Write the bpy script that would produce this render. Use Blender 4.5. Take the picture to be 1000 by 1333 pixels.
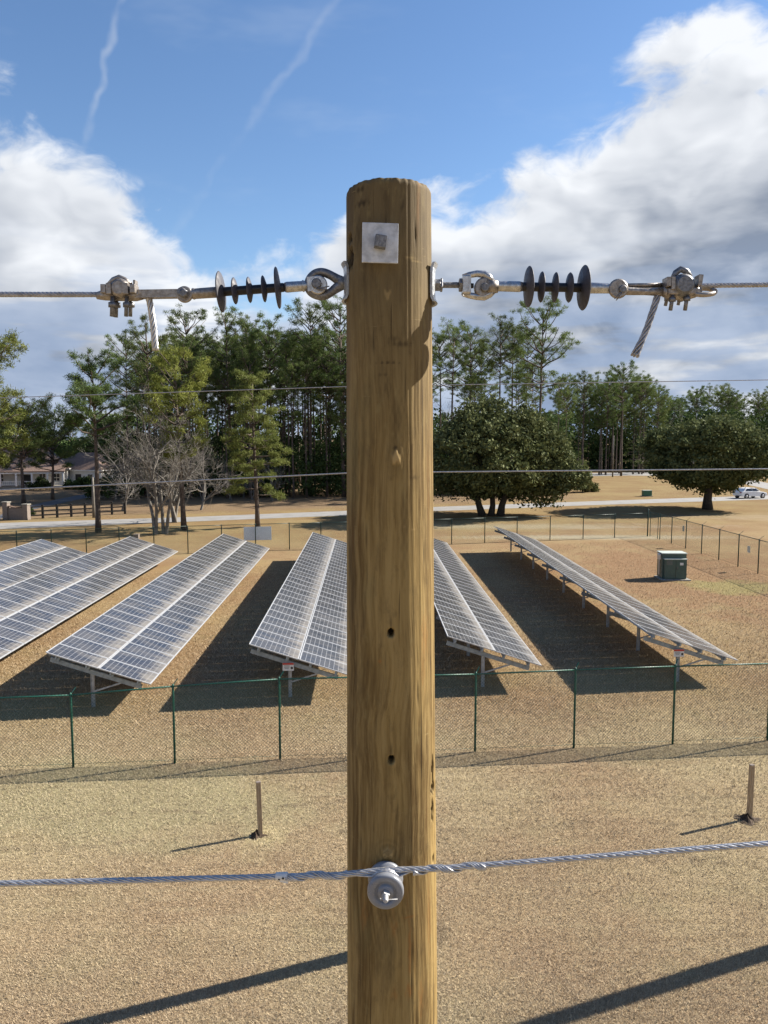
import bpy, bmesh, math, random
import numpy as np
from mathutils import Vector, Matrix

# ------------------------------------------------------------------ camera
for o in list(bpy.data.objects): bpy.data.objects.remove(o)
scene = bpy.context.scene
COL = scene.collection
H = 8.4                      # the photographer stands in a raised bucket
F = 1000.0                   # focal length in photograph pixels
PITCH = math.atan(96 / 1000)
cam_d = bpy.data.cameras.new('camera'); cam = bpy.data.objects.new('camera', cam_d); COL.objects.link(cam)
cam.location = (0, 0, H); cam.rotation_euler = (math.pi/2 - PITCH, 0, 0)
cam_d.sensor_fit = 'VERTICAL'; cam_d.sensor_height = 24.0; cam_d.sensor_width = 18.0
cam_d.lens = 24.0 * F / 1333.0; cam_d.clip_start = 0.05; cam_d.clip_end = 6000
scene.camera = cam

SUN_EL = math.radians(33.4); SUN_AZ = math.radians(69.0)       # azimuth from +Y towards +X
SUN = Vector((math.sin(SUN_AZ)*math.cos(SUN_EL), math.cos(SUN_AZ)*math.cos(SUN_EL), math.sin(SUN_EL)))

def nd(nt, t, **kw):
    n = nt.nodes.new(t)
    for k, v in kw.items(): setattr(n, k, v)
    return n
class NT:
    """small helper around a node tree"""
    def __init__(s, nt): s.nt = nt; s.L = nt.links.new
    def _in(s, sock, v):
        if isinstance(v, bpy.types.NodeSocket): s.L(v, sock)
        elif v is not None: sock.default_value = v
    def m(s, op, a, b=None, c=None, clamp=False):
        n = nd(s.nt, 'ShaderNodeMath', operation=op, use_clamp=clamp)
        for i, v in enumerate((a, b, c)): s._in(n.inputs[i], v)
        return n.outputs[0]
    def vm(s, op, a, b=None, scale=None):
        n = nd(s.nt, 'ShaderNodeVectorMath', operation=op)
        s._in(n.inputs[0], a)
        if b is not None: s._in(n.inputs[1], b)
        if scale is not None: s._in(n.inputs['Scale'], scale)
        return n.outputs['Value'] if op in ('DOT_PRODUCT', 'LENGTH', 'DISTANCE') else n.outputs[0]
    def noise(s, vec, scale=5., detail=4., rough=.5, dist=0., color=False):
        n = nd(s.nt, 'ShaderNodeTexNoise')
        s._in(n.inputs['Vector'], vec); n.inputs['Scale'].default_value = scale
        n.inputs['Detail'].default_value = detail; n.inputs['Roughness'].default_value = rough
        n.inputs['Distortion'].default_value = dist
        return n.outputs['Color' if color else 'Fac']
    def voro(s, vec, scale=5., feature='F1', out='Distance', rnd=1.):
        n = nd(s.nt, 'ShaderNodeTexVoronoi', feature=feature); s._in(n.inputs['Vector'], vec)
        n.inputs['Scale'].default_value = scale; n.inputs['Randomness'].default_value = rnd
        return n.outputs[out]
    def ramp(s, f, a, b, lo=0., hi=1., smooth=True):
        n = nd(s.nt, 'ShaderNodeMapRange', interpolation_type='SMOOTHSTEP' if smooth else 'LINEAR')
        s._in(n.inputs['Value'], f); n.inputs['From Min'].default_value = a; n.inputs['From Max'].default_value = b
        n.inputs['To Min'].default_value = lo; n.inputs['To Max'].default_value = hi
        return n.outputs[0]
    def mix(s, f, a, b, blend='MIX'):
        n = nd(s.nt, 'ShaderNodeMix', data_type='RGBA', blend_type=blend)
        s._in(n.inputs[0], f)
        for i, v in ((6, a), (7, b)):
            if isinstance(v, (tuple, list)) and len(v) == 3: v = (*v, 1)
            s._in(n.inputs[i], v)
        return n.outputs[2]
    def sep(s, v):
        n = nd(s.nt, 'ShaderNodeSeparateXYZ'); s._in(n.inputs[0], v); return n.outputs
    def comb(s, x=0., y=0., z=0.):
        n = nd(s.nt, 'ShaderNodeCombineXYZ')
        for i, v in enumerate((x, y, z)): s._in(n.inputs[i], v)
        return n.outputs[0]
    def mapping(s, v, scale=(1, 1, 1), loc=(0, 0, 0), rot=(0, 0, 0)):
        n = nd(s.nt, 'ShaderNodeMapping'); s._in(n.inputs[0], v)
        n.inputs['Scale'].default_value = scale; n.inputs['Location'].default_value = loc
        n.inputs['Rotation'].default_value = rot
        return n.outputs[0]
    def bump(s, h, strength=.5, dist=.01):
        n = nd(s.nt, 'ShaderNodeBump'); s._in(n.inputs['Height'], h)
        n.inputs['Strength'].default_value = strength; n.inputs['Distance'].default_value = dist
        return n.outputs[0]

# ------------------------------------------------------------------ sky
world = bpy.data.worlds.new('World'); scene.world = world; world.use_nodes = True
wt = world.node_tree; wt.nodes.clear(); w = NT(wt)
sky = nd(wt, 'ShaderNodeTexSky', sky_type='NISHITA', sun_disc=False)
sky.sun_elevation = SUN_EL; sky.sun_rotation = SUN_AZ; sky.air_density = 1.0; sky.dust_density = .1; sky.ozone_density = 2.0
tc = nd(wt, 'ShaderNodeTexCoord')
dirv = w.vm('NORMALIZE', tc.outputs['Generated'])
dx, dy, dz = w.sep(dirv)
az = w.m('ARCTAN2', dx, dy); el = w.m('ARCSINE', dz)
az01 = w.ramp(az, math.radians(-40), math.radians(40), smooth=False)
fc = nd(wt, 'ShaderNodeFloatCurve'); cv = fc.mapping.curves[0]
_pts = [(-40, 18.5), (-26, 19.2), (-21, 18.6), (-17.5, 16.6), (-13.5, 13.6), (-9.5, 12.4), (-6.5, 12.6), (-4, 14.2),
        (0, 15.8), (5, 18.2), (9, 19.2), (12, 20.4), (14, 21.4), (17, 23.4), (22, 24.8), (27, 26.0), (40, 24)]
for i, (a, e) in enumerate(_pts):
    x, y = (a+40)/80, e/45
    if i == 0: cv.points[0].location = (x, y)
    elif i == len(_pts)-1: cv.points[-1].location = (x, y)
    else: cv.points.new(x, y)
fc.mapping.update()
w.L(az01, fc.inputs['Value'])
edge = w.m('MULTIPLY', fc.outputs[0], math.radians(45))
pv = w.vm('MULTIPLY', dirv, (1, 1, 1.7))
warp = w.vm('SCALE', w.vm('SUBTRACT', w.noise(pv, 9, 2, .5, color=True), (.5, .5, .5)), scale=.10)
pw = w.vm('ADD', pv, warp)
n1 = w.noise(pw, 6.5, 6, .56)
Ls = Vector((SUN.x, SUN.y, SUN.z*1.7)).normalized()*.045
n1b = w.noise(w.vm('ADD', pw, tuple(Ls)), 6.5, 3, .56)
nbig = w.noise(w.vm('ADD', pv, (5.3, 2.2, 1.4)), 3.4, 2, .5)
depth = w.m('SUBTRACT', edge, el)                                    # > 0 under the top of the bank
draw = w.m('ADD', w.m('DIVIDE', depth, .045), w.m('MULTIPLY', w.m('SUBTRACT', n1, .5), 7.0))
cov = w.ramp(draw, -.15, 1.1)
# thin breaks low in the banks
strk = w.noise(w.vm('MULTIPLY', dirv, (1.6, 1.6, 8.5)), 3.3, 4, .55)
low = w.ramp(el, math.radians(15), math.radians(7))
brk = w.m('MULTIPLY', low, w.ramp(strk, .60, .46))
# shade of the cloud: lit side of each lump, grey depth
lit = w.m('MULTIPLY', w.m('SUBTRACT', n1b, n1), -2.0)
thick = w.ramp(draw, .5, 5.0)
big = w.ramp(nbig, .38, .66)
bright = w.m('ADD', w.m('SUBTRACT', .90, w.m('MULTIPLY', thick, w.m('ADD', .24, w.m('MULTIPLY', big, .75)))), lit)
wisp = w.noise(w.vm('MULTIPLY', dirv, (2.2, 2.2, 7)), 4.2, 4, .6)
bright = w.m('ADD', bright, w.m('MULTIPLY', low, .22))
bright = w.m('ADD', bright, w.m('MULTIPLY', w.m('MULTIPLY', thick, w.m('SUBTRACT', wisp, .5)), .9), clamp=True)
ccol = w.mix(bright, (1.75, 2.1, 2.75), (6.6, 6.8, 7.1))
ccol = w.mix(w.m('MULTIPLY', brk, .65), ccol, (2.3, 3.1, 4.6))
# high thin veil and two old contrails
veil = w.m('MULTIPLY', w.ramp(w.noise(w.mapping(dirv, (1.2, 3.4, 4.2), rot=(.2, .5, .4)), 3.1, 4, .62), .52, .84), .16)
hsv = nd(wt, 'ShaderNodeHueSaturation'); hsv.inputs['Saturation'].default_value = 1.12; hsv.inputs['Value'].default_value = 1.15; hsv.inputs['Hue'].default_value = .504; w.L(sky.outputs[0], hsv.inputs['Color'])
skyc = w.mix(veil, hsv.outputs[0], (5.0, 5.6, 6.4))
def wdir(px, py):
    u, v = (px-500)/F, -(py-666.5)/F
    return Vector((u, math.cos(PITCH)+v*math.sin(PITCH), -math.sin(PITCH)+v*math.cos(PITCH))).normalized()
for (a, b, wd, st) in (((166, -40), (108, 205), .0065, .28), ((452, -20), (236, 290), .0080, .12)):
    A, B = wdir(*a), wdir(*b); nrm = A.cross(B).normalized(); mid = (A+B).normalized(); half = A.angle(B)/2
    wob = w.m('MULTIPLY', w.m('SUBTRACT', w.noise(dirv, 22, 2, .6), .5), .030)
    dist = w.m('ABSOLUTE', w.m('ADD', w.vm('DOT_PRODUCT', dirv, tuple(nrm)), wob))
    k = w.ramp(dist, wd, 0.)
    k = w.m('MULTIPLY', k, w.ramp(w.vm('DOT_PRODUCT', dirv, tuple(mid)), math.cos(half*1.25), math.cos(half*.8)))
    k = w.m('MULTIPLY', k, w.ramp(w.noise(dirv, 16, 3, .65), .3, .66))
    skyc = w.mix(w.m('MULTIPLY', k, st), skyc, (5.6, 5.9, 6.3))
final = w.mix(cov, skyc, ccol)
bg = nd(wt, 'ShaderNodeBackground'); bg.inputs['Strength'].default_value = .06
wo = nd(wt, 'ShaderNodeOutputWorld'); w.L(final, bg.inputs[0]); w.L(bg.outputs[0], wo.inputs[0])

sun_d = bpy.data.lights.new('sun', 'SUN'); sun = bpy.data.objects.new('sun', sun_d); COL.objects.link(sun)
sun_d.energy = 5.0; sun_d.angle = math.radians(.53); sun_d.color = (1, .93, .82)
sun.rotation_euler = SUN.to_track_quat('Z', 'Y').to_euler(); sun.location = (30, 12, 40)

vs = scene.view_settings
vs.view_transform = 'Standard'; vs.look = 'None'; vs.exposure = 1.26; vs.gamma = 1; vs.use_curve_mapping = False
scene.render.resolution_x = 768; scene.render.resolution_y = 1024
scene.cycles.max_bounces = 5; scene.cycles.diffuse_bounces = 3; scene.cycles.glossy_bounces = 3; scene.cycles.transmission_bounces = 2

# ------------------------------------------------------------------ geometry helpers
R = random.Random(7); rng = np.random.default_rng(11)
def ray(x, y):
    u, v = (x-500)/F, -(y-666.5)/F
    return (u, math.cos(PITCH)+v*math.sin(PITCH), -math.sin(PITCH)+v*math.cos(PITCH))
def gz(x, y, z=0.):          # the point of the photograph at height z
    r = ray(x, y); t = (z-H)/r[2]; return Vector((r[0]*t, r[1]*t, z))
def gy(x, y, Y):             # the point of the photograph at distance Y
    r = ray(x, y); t = Y/r[1]; return Vector((r[0]*t, Y, H+r[2]*t))

class MB:
    def __init__(s): s.v = []; s.f = []; s.mi = []; s.sm = []
    def add(s, vs_, fs, mi=0, smooth=False):
        o = len(s.v); s.v += [tuple(p) for p in vs_]
        for f in fs: s.f.append(tuple(i+o for i in f)); s.mi.append(mi); s.sm.append(smooth)
    def box(s, c, size, rot=None, mi=0, bev=0.):
        x, y, z = (k/2 for k in size); M = rot.to_matrix() if hasattr(rot, 'to_matrix') else rot
        if bev <= 0:
            P = [Vector((a*x, b*y, d*z)) for a in (-1, 1) for b in (-1, 1) for d in (-1, 1)]
            Fs = [(0, 1, 3, 2), (4, 6, 7, 5), (0, 4, 5, 1), (2, 3, 7, 6), (0, 2, 6, 4), (1, 5, 7, 3)]
        else:
            bm = bmesh.new(); bmesh.ops.create_cube(bm, size=1)
            for v in bm.verts: v.co = Vector((v.co.x*2*x, v.co.y*2*y, v.co.z*2*z))
            bmesh.ops.bevel(bm, geom=bm.edges[:], offset=bev, segments=2, affect='EDGES', profile=.6)
            bm.verts.index_update(); P = [v.co.copy() for v in bm.verts]; Fs = [[v.index for v in f.verts] for f in bm.faces]; bm.free()
        c = Vector(c)
        s.add([(M @ p if M is not None else p)+c for p in P], Fs, mi)
        return s
    def beam(s, a, b, wd, ht, up=(0, 0, 1), mi=0):
        a, b = Vector(a), Vector(b); d = (b-a); L = d.length; d.normalize(); up = Vector(up)
        sd = d.cross(up); sd = (sd if sd.length > 1e-4 else d.cross(Vector((1, 0, 0)))).normalized(); u2 = sd.cross(d)
        s.box((a+b)/2, (wd, L, ht), Matrix((sd, d, u2)).transposed(), mi); return s
    def tube(s, pts, r, n=8, mi=0, cap=True, smooth=True, ref=None):
        pts = [Vector(p) for p in pts]; m = len(pts); rs = r if isinstance(r, (list, tuple)) else [r]*m
        V = []; Fs = []; pu = None
        for i, p in enumerate(pts):
            d = (pts[min(i+1, m-1)]-pts[max(i-1, 0)])
            if d.length < 1e-9: d = Vector((0, 0, 1))
            d.normalize()
            if pu is None:
                a = Vector(ref) if ref is not None else (Vector((0, 0, 1)) if abs(d.z) < .9 else Vector((1, 0, 0)))
                u = (a-d*a.dot(d)).normalized()
            else: u = (pu-d*pu.dot(d)).normalized()
            pu = u; v2 = d.cross(u)
            for k in range(n):
                t = 2*math.pi*k/n; V.append(p+(u*math.cos(t)+v2*math.sin(t))*rs[i])
        for i in range(m-1):
            for k in range(n):
                k2 = (k+1) % n; Fs.append((i*n+k, i*n+k2, (i+1)*n+k2, (i+1)*n+k))
        s.add(V, Fs, mi, smooth)
        if cap:
            o = len(s.v)-len(V)
            s.f += [tuple(o+k for k in range(n))[::-1], tuple(o+(m-1)*n+k for k in range(n))]; s.mi += [mi, mi]; s.sm += [False, False]
        return s
    def lathe(s, origin, axis, prof, n=24, mi=0, smooth=True, ref=None, ang0=0.):
        """prof: list of (distance along axis, radius)"""
        o, ax = Vector(origin), Vector(axis).normalized()
        a = Vector(ref) if ref is not None else (Vector((0, 0, 1)) if abs(ax.z) < .9 else Vector((1, 0, 0)))
        u = (a-ax*a.dot(ax)).normalized(); v2 = ax.cross(u); V = []; Fs = []
        for (t, r) in prof:
            for k in range(n):
                q = 2*math.pi*k/n+ang0; V.append(o+ax*t+(u*math.cos(q)+v2*math.sin(q))*r)
        for i in range(len(prof)-1):
            for k in range(n):
                k2 = (k+1) % n; Fs.append((i*n+k, i*n+k2, (i+1)*n+k2, (i+1)*n+k))
        s.add(V, Fs, mi, smooth)
        b = len(s.v)-len(V)
        if prof[0][1] > 1e-5: s.f.append(tuple(b+k for k in range(n))[::-1]); s.mi.append(mi); s.sm.append(False)
        if prof[-1][1] > 1e-5: s.f.append(tuple(b+(len(prof)-1)*n+k for k in range(n))); s.mi.append(mi); s.sm.append(False)
        return s
    def mesh(s, name, mats):
        me = bpy.data.meshes.new(name); me.from_pydata(s.v, [], s.f)
        for m_ in (mats if isinstance(mats, (list, tuple)) else [mats]): me.materials.append(m_)
        me.polygons.foreach_set('material_index', s.mi); me.polygons.foreach_set('use_smooth', s.sm); me.update(); return me
    def build(s, name, mats, parent=None, loc=None):
        return obj(name, s.mesh(name, mats), parent, loc)
def obj(name, me, parent=None, loc=None):
    o = bpy.data.objects.new(name, me); COL.objects.link(o)
    if parent is not None: o.parent = parent
    if loc is not None: o.location = loc
    return o
def local(mb, org):
    org = Vector(org); mb.v = [tuple(Vector(p)-org) for p in mb.v]; return mb
def thing(name, label, cat, loc=(0, 0, 0), rz=0., group=None):
    o = bpy.data.objects.new(name, None); COL.objects.link(o); o.location = loc; o.rotation_euler = (0, 0, rz); o.empty_display_size = .2
    return tag(o, label, cat, group)
def tag(o, label, cat, group=None):
    o['label'] = label; o['category'] = cat
    if group: o['group'] = group
    return o
def structure(o): o['kind'] = 'structure'; return o
def stuff(o, label=None, cat=None):
    o['kind'] = 'stuff'
    if label: o['label'] = label
    if cat: o['category'] = cat
    return o
def npmesh(name, V, k, mat, idx=None, smooth=False):
    """V (n,3) vertices used k at a time as polygons"""
    V = np.ascontiguousarray(V, dtype=np.float32).reshape(-1, 3); me = bpy.data.meshes.new(name)
    me.vertices.add(len(V)); me.vertices.foreach_set('co', V.ravel())
    if idx is None: idx = np.arange(len(V), dtype=np.int32)
    idx = np.ascontiguousarray(idx, dtype=np.int32).ravel(); np_ = len(idx)//k
    me.loops.add(len(idx)); me.loops.foreach_set('vertex_index', idx)
    me.polygons.add(np_); me.polygons.foreach_set('loop_start', np.arange(0, np_*k, k, dtype=np.int32))
    me.update(calc_edges=True)
    if smooth: me.polygons.foreach_set('use_smooth', np.ones(np_, dtype=bool))
    me.materials.append(mat); return me
def copy_tree(o, parent=None):
    c = o.copy(); COL.objects.link(c); c.parent = parent
    for ch in o.children: copy_tree(ch, c)
    return c

# ------------------------------------------------------------------ materials
def mat(name):
    m = bpy.data.materials.new(name); m.use_nodes = True; nt = m.node_tree; nt.nodes.clear()
    out = nd(nt, 'ShaderNodeOutputMaterial'); b = nd(nt, 'ShaderNodeBsdfPrincipled'); nt.links.new(b.outputs[0], out.inputs[0])
    return m, NT(nt), b, out
def simple(name, c, rough=.6, metal=0., var=.18, scale=30., spec=.4, bump=0., c2=None):
    m, t, b, _ = mat(name); tcn = nd(t.nt, 'ShaderNodeTexCoord'); v = tcn.outputs['Object']
    n = t.noise(v, scale, 5, .6)
    c2 = c2 or tuple(k*(1-var*1.6) for k in c)
    t.L(t.mix(t.ramp(n, .3, .7), c2, c), b.inputs['Base Color'])
    t._in(b.inputs['Roughness'], t.ramp(t.noise(v, scale*2.3, 3, .5), .3, .7, max(.05, rough-.12), min(1, rough+.12)))
    b.inputs['Metallic'].default_value = metal; b.inputs['Specular IOR Level'].default_value = spec
    if bump: t.L(t.bump(n, bump, .002), b.inputs['Normal'])
    return m
M = {}
M['galv'] = simple('galvanised', (.62, .64, .66), .42, .85, .22, 120, bump=.25)
M['galv_plate'] = simple('galvanised_plate', (.60, .62, .66), .55, .45, .22, 45, bump=.3)
M['zinc'] = simple('dull_zinc', (.46, .46, .46), .65, .25, .15, 200)
M['dark_steel'] = simple('weathered_steel', (.24, .24, .25), .5, .75, .3, 160, bump=.3)
M['cast'] = simple('cast_aluminium', (.37, .34, .31), .46, .75, .3, 110, bump=.35, c2=(.22, .19, .165))
M['bright'] = simple('bright_fitting', (.56, .55, .54), .36, .85, .25, 90, bump=.2)
M['alu_wire'] = simple('aluminium_strand', (.56, .56, .57), .42, .7, .2, 90)
M['old_wire'] = simple('weathered_strand', (.42, .42, .44), .45, .7, .25, 90)
M['rubber'] = simple('black_polymer', (.012, .012, .016), .38, 0, .2, 60)
M['shed'] = simple('grey_polymer_shed', (.060, .060, .076), .58, 0, .2, 40)
M['porcelain'] = simple('grey_glazed_spool', (.20, .21, .235), .36, 0, .08, 25, spec=.6)
M['white_paint'] = simple('white_paint', (.72, .72, .70), .5, 0, .1, 6)
M['green_paint'] = simple('green_coating', (.012, .095, .065), .42, 0, .2, 14)
M['green_dark'] = simple('dark_green_coating', (.012, .045, .035), .45, 0, .2, 14)
M['mesh_wire'] = simple('coated_mesh_wire', (.016, .062, .046), .5, 0, .15, 3)
M['frame'] = simple('panel_frame', (.56, .57, .58), .4, .35, .1, 8)
M['rack'] = simple('rack_steel', (.30, .36, .43), .45, .55, .2, 9)
M['post_steel'] = simple('rack_post_steel', (.46, .49, .52), .5, .5, .2, 9)
M['black_wood'] = simple('black_painted_wood', (.012, .011, .011), .6, 0, .2, 6)
M['tyre'] = simple('tyre_rubber', (.02, .02, .02), .8, 0, .1, 20)
M['glass_dark'] = simple('dark_glass', (.02, .025, .03), .08, 0, .05, 3, spec=.7)
M['red'] = simple('red_print', (.55, .05, .03), .5, 0, .1, 8)
M['ink'] = simple('black_print', (.02, .02, .02), .5, 0, .1, 8)
M['soil'] = simple('dark_soil', (.07, .045, .028), .95, 0, .4, 18, bump=.8)
M['brick'] = simple('pale_brick', (.25, .205, .175), .85, 0, .3, 14)
M['concrete'] = simple('concrete', (.30, .28, .24), .85, 0, .2, 6)
M['cabinet'] = simple('green_cabinet_paint', (.065, .108, .090), .45, 0, .12, 4)
M['cabinet_top'] = simple('pale_cabinet_lid', (.50, .55, .50), .4, 0, .1, 4)
M['roof'] = simple('brown_shingles', (.20, .135, .105), .85, 0, .3, 9)
M['sheet'] = simple('white_sheet', (.80, .86, .90), .4, 0, .06, 2)

def stake_mat():
    m, t, b, _ = mat('sawn_stake'); v = nd(t.nt, 'ShaderNodeTexCoord').outputs['Object']
    n = t.noise(t.mapping(v, (40, 40, 3)), 2, 5, .6)
    t.L(t.mix(t.ramp(n, .3, .7), (.22, .15, .085), (.46, .35, .22)), b.inputs['Base Color']); b.inputs['Roughness'].default_value = .85
    return m
M['stake'] = stake_mat()

def pole_mat():
    m, t, b, _ = mat('treated_pine_pole'); v = nd(t.nt, 'ShaderNodeTexCoord').outputs['Object']
    at = nd(t.nt, 'ShaderNodeAttribute', attribute_name='marks'); mr, mg, mb_ = t.sep(at.outputs['Vector'])
    wv = t.vm('ADD', v, t.vm('SCALE', t.vm('SUBTRACT', t.noise(v, 3.2, 2, .5, color=True), (.5, .5, .5)), scale=.05))
    broad = t.noise(t.mapping(wv, (11, 11, 1.5)), 1.0, 5, .55)
    grain = t.noise(t.mapping(wv, (95, 95, 2.2)), 1.0, 7, .68)
    fine = t.noise(t.mapping(wv, (330, 330, 6)), 1.0, 3, .6)
    patch = t.noise(t.mapping(v, (6, 6, 2.6)), 1.0, 4, .55)
    _, _, z = t.sep(v)
    c = t.mix(t.ramp(broad, .34, .64), (.165, .108, .048), (.43, .315, .150))
    c = t.mix(t.m('MULTIPLY', t.ramp(grain, .40, .66), .55), c, (.58, .45, .25))
    c = t.mix(t.m('MULTIPLY', t.ramp(grain, .50, .30), .55), c, (.17, .110, .048))
    # green-grey preservative bloom, stronger low down, and grey weathering near the top
    c = t.mix(t.m('MULTIPLY', t.ramp(patch, .52, .70), .38), c, (.25, .245, .145))
    top = t.ramp(t.m('ADD', z, t.m('MULTIPLY', t.m('SUBTRACT', broad, .5), .7)), 8.25, 8.95)
    c = t.mix(t.m('MULTIPLY', top, .80), c, (.155, .125, .088))
    or_ = t.noise(t.mapping(v, (30, 30, 2.0), loc=(3, 5, 1)), 1.0, 4, .6)
    c = t.mix(t.m('MULTIPLY', t.ramp(or_, .60, .74), .35), c, (.42, .20, .07))
    c = t.mix(t.m('MULTIPLY', mb_, .75), c, (.50, .23, .075))
    c = t.mix(t.m('MULTIPLY', mg, .85), c, (.62, .47, .27))
    smear = t.m('MULTIPLY', t.ramp(t.noise(t.mapping(v, (13, 13, 2.2), loc=(9, 2, 4)), 1.0, 6, .68), .53, .72), .62)
    c = t.mix(smear, c, (.095, .068, .040))
    mot = t.noise(t.mapping(v, (34, 34, 15), loc=(4, 1, 8)), 1.0, 6, .7)
    c = t.mix(t.m('MULTIPLY', t.ramp(mot, .52, .72), .42), c, (.13, .095, .055))
    c = t.mix(t.m('MULTIPLY', t.ramp(mot, .46, .28), .30), c, (.47, .40, .23))
    scr = t.noise(t.mapping(v, (22, 22, 260), loc=(2, 2, 2)), 1.0, 3, .6)
    c = t.mix(t.m('MULTIPLY', t.m('MULTIPLY', t.ramp(scr, .66, .76), t.ramp(mot, .45, .6)), .5), c, (.60, .50, .32))
    chk = t.m('MULTIPLY', t.ramp(t.noise(t.mapping(v, (120, 120, 2.2), loc=(1, 7, 2)), 1.0, 2, .5), .33, .28), .75)
    c = t.mix(chk, c, (.055, .036, .02))
    c = t.mix(t.m('MULTIPLY', mr, .93), c, (.030, .020, .013))
    c = t.mix(1.0, c, (.60, .555, .42), 'MULTIPLY')
    t.L(c, b.inputs['Base Color'])
    b.inputs['Roughness'].default_value = .78; b.inputs['Specular IOR Level'].default_value = .22
    h = t.m('ADD', t.m('MULTIPLY', grain, .6), t.m('ADD', t.m('MULTIPLY', fine, .35), t.m('MULTIPLY', chk, -.8)))
    t.L(t.bump(h, .5, .0028), b.inputs['Normal'])
    return m
M['pole'] = pole_mat()

def ground_color(t, pos):
    """dry lawn colour from the place on the ground"""
    x, y, z = t.sep(pos)
    big = t.noise(pos, .16, 4, .55); mid = t.noise(pos, .55, 5, .6); sm = t.noise(pos, 3.0, 5, .65)
    c = t.mix(t.ramp(big, .36, .64), (0.399, 0.276, 0.171), (0.492, 0.391, 0.239))
    c = t.mix(t.m('MULTIPLY', t.ramp(mid, .50, .72), .40), c, (0.386, 0.340, 0.189))      # greener
    c = t.mix(t.m('MULTIPLY', t.ramp(mid, .46, .28), .35), c, (0.325, 0.219, 0.148))      # reddish thatch
    c = t.mix(t.m('MULTIPLY', t.ramp(sm, .56, .76), .35), c, (0.219, 0.162, 0.114))
    c = t.mix(t.m('MULTIPLY', t.ramp(sm, .44, .26), .15), c, (0.622, 0.524, 0.349))
    clump = t.noise(pos, 7.5, 3, .65); streak = t.noise(t.mapping(pos, (.35, 3.4, 1), rot=(0, 0, -.06)), 1.0, 4, .6)
    c = t.mix(t.m('MULTIPLY', t.ramp(clump, .52, .74), .55), c, (.205, .140, .082))
    c = t.mix(t.m('MULTIPLY', t.ramp(clump, .46, .30), .45), c, (.560, .450, .270))
    c = t.mix(t.m('MULTIPLY', t.ramp(streak, .52, .70), .38), c, (.245, .165, .095))
    c = t.mix(t.m('MULTIPLY', t.ramp(streak, .46, .32), .35), c, (.520, .425, .270))
    def blob(cx, cy, rx, ry, col, amt, c, n=None, soft=.5):
        d = t.vm('LENGTH', t.comb(t.m('DIVIDE', t.m('SUBTRACT', x, cx), rx), t.m('DIVIDE', t.m('SUBTRACT', y, cy), ry), 0.))
        d = t.m('ADD', d, t.m('MULTIPLY', t.m('SUBTRACT', n if n is not None else mid, .5), 1.6))
        return t.mix(t.m('MULTIPLY', t.ramp(d, 1.0, 1-soft), amt), c, col)
    c = blob(-6.5, 17.2, 7, 2.6, (0.395, 0.366, 0.211), .6, c)
    c = blob(18.5, 47, 9, 14, (0.378, 0.238, 0.149), .75, c)
    c = blob(20, 43, 3.6, 2.6, (0.398, 0.396, 0.180), .75, c)
    c = blob(18, 65, 16, 2.2, (0.604, 0.608, 0.520), .8, c, sm, .8)
    c = blob(14, 73, 22, 3.2, (0.598, 0.569, 0.492), .7, c, mid, .8)
    c = blob(45, 82, 22, 5, (0.577, 0.503, 0.414), .6, c, mid, .8)
    c = blob(-1.0, 27.5, 6, 3.0, (0.387, 0.314, 0.187), .4, c)
    c = blob(-2.55, 15.55, .62, .55, (0.584, 0.488, 0.283), .9, c, sm, .6)          # sandy spoil round the stake
    c = blob(.75, 12.35, .5, .55, (0.153, 0.106, 0.073), .7, c, sm, .7)
    # strip left unmown along the fence
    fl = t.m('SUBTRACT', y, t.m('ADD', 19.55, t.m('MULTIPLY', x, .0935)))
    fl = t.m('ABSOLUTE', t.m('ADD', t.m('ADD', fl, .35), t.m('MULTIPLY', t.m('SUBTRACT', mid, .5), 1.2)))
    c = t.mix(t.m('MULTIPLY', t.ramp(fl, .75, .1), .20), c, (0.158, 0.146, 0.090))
    # tyre tracks across the lawn
    for off, wd in ((15.75, .16), (17.0, .14), (14.35, .18)):
        tr = t.m('SUBTRACT', y, t.m('ADD', off, t.m('MULTIPLY', x, .055)))
        tr = t.m('ABSOLUTE', t.m('ADD', tr, t.m('MULTIPLY', t.m('SUBTRACT', big, .5), 2.4)))
        lug = t.ramp(t.noise(t.mapping(pos, (5.5, 2.5, 1)), 1.0, 2, .5), .42, .6)
        c = t.mix(t.m('MULTIPLY', t.m('MULTIPLY', t.ramp(tr, wd, .02), lug), .5), c, (0.173, 0.127, 0.083))
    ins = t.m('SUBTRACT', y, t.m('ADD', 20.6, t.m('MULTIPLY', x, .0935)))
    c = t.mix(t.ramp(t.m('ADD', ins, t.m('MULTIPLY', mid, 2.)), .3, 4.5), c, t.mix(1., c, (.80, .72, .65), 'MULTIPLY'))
    c = t.mix(t.ramp(t.m('ADD', t.m('SUBTRACT', y, t.m('MULTIPLY', x, .42)), t.m('MULTIPLY', mid, 6.)), 60, 72), c, t.mix(1., c, (.88, .90, .82), 'MULTIPLY'))
    # reddish pine litter beyond the road
    c = t.mix(t.m('MULTIPLY', t.ramp(t.m('SUBTRACT', t.m('SUBTRACT', y, t.m('MULTIPLY', x, .40)), t.m('MULTIPLY', mid, 8)), 88, 95), t.m('MULTIPLY', t.ramp(x, 32, 24), .85)), c, (0.254, 0.172, 0.114))
    return c, sm, mid
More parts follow.
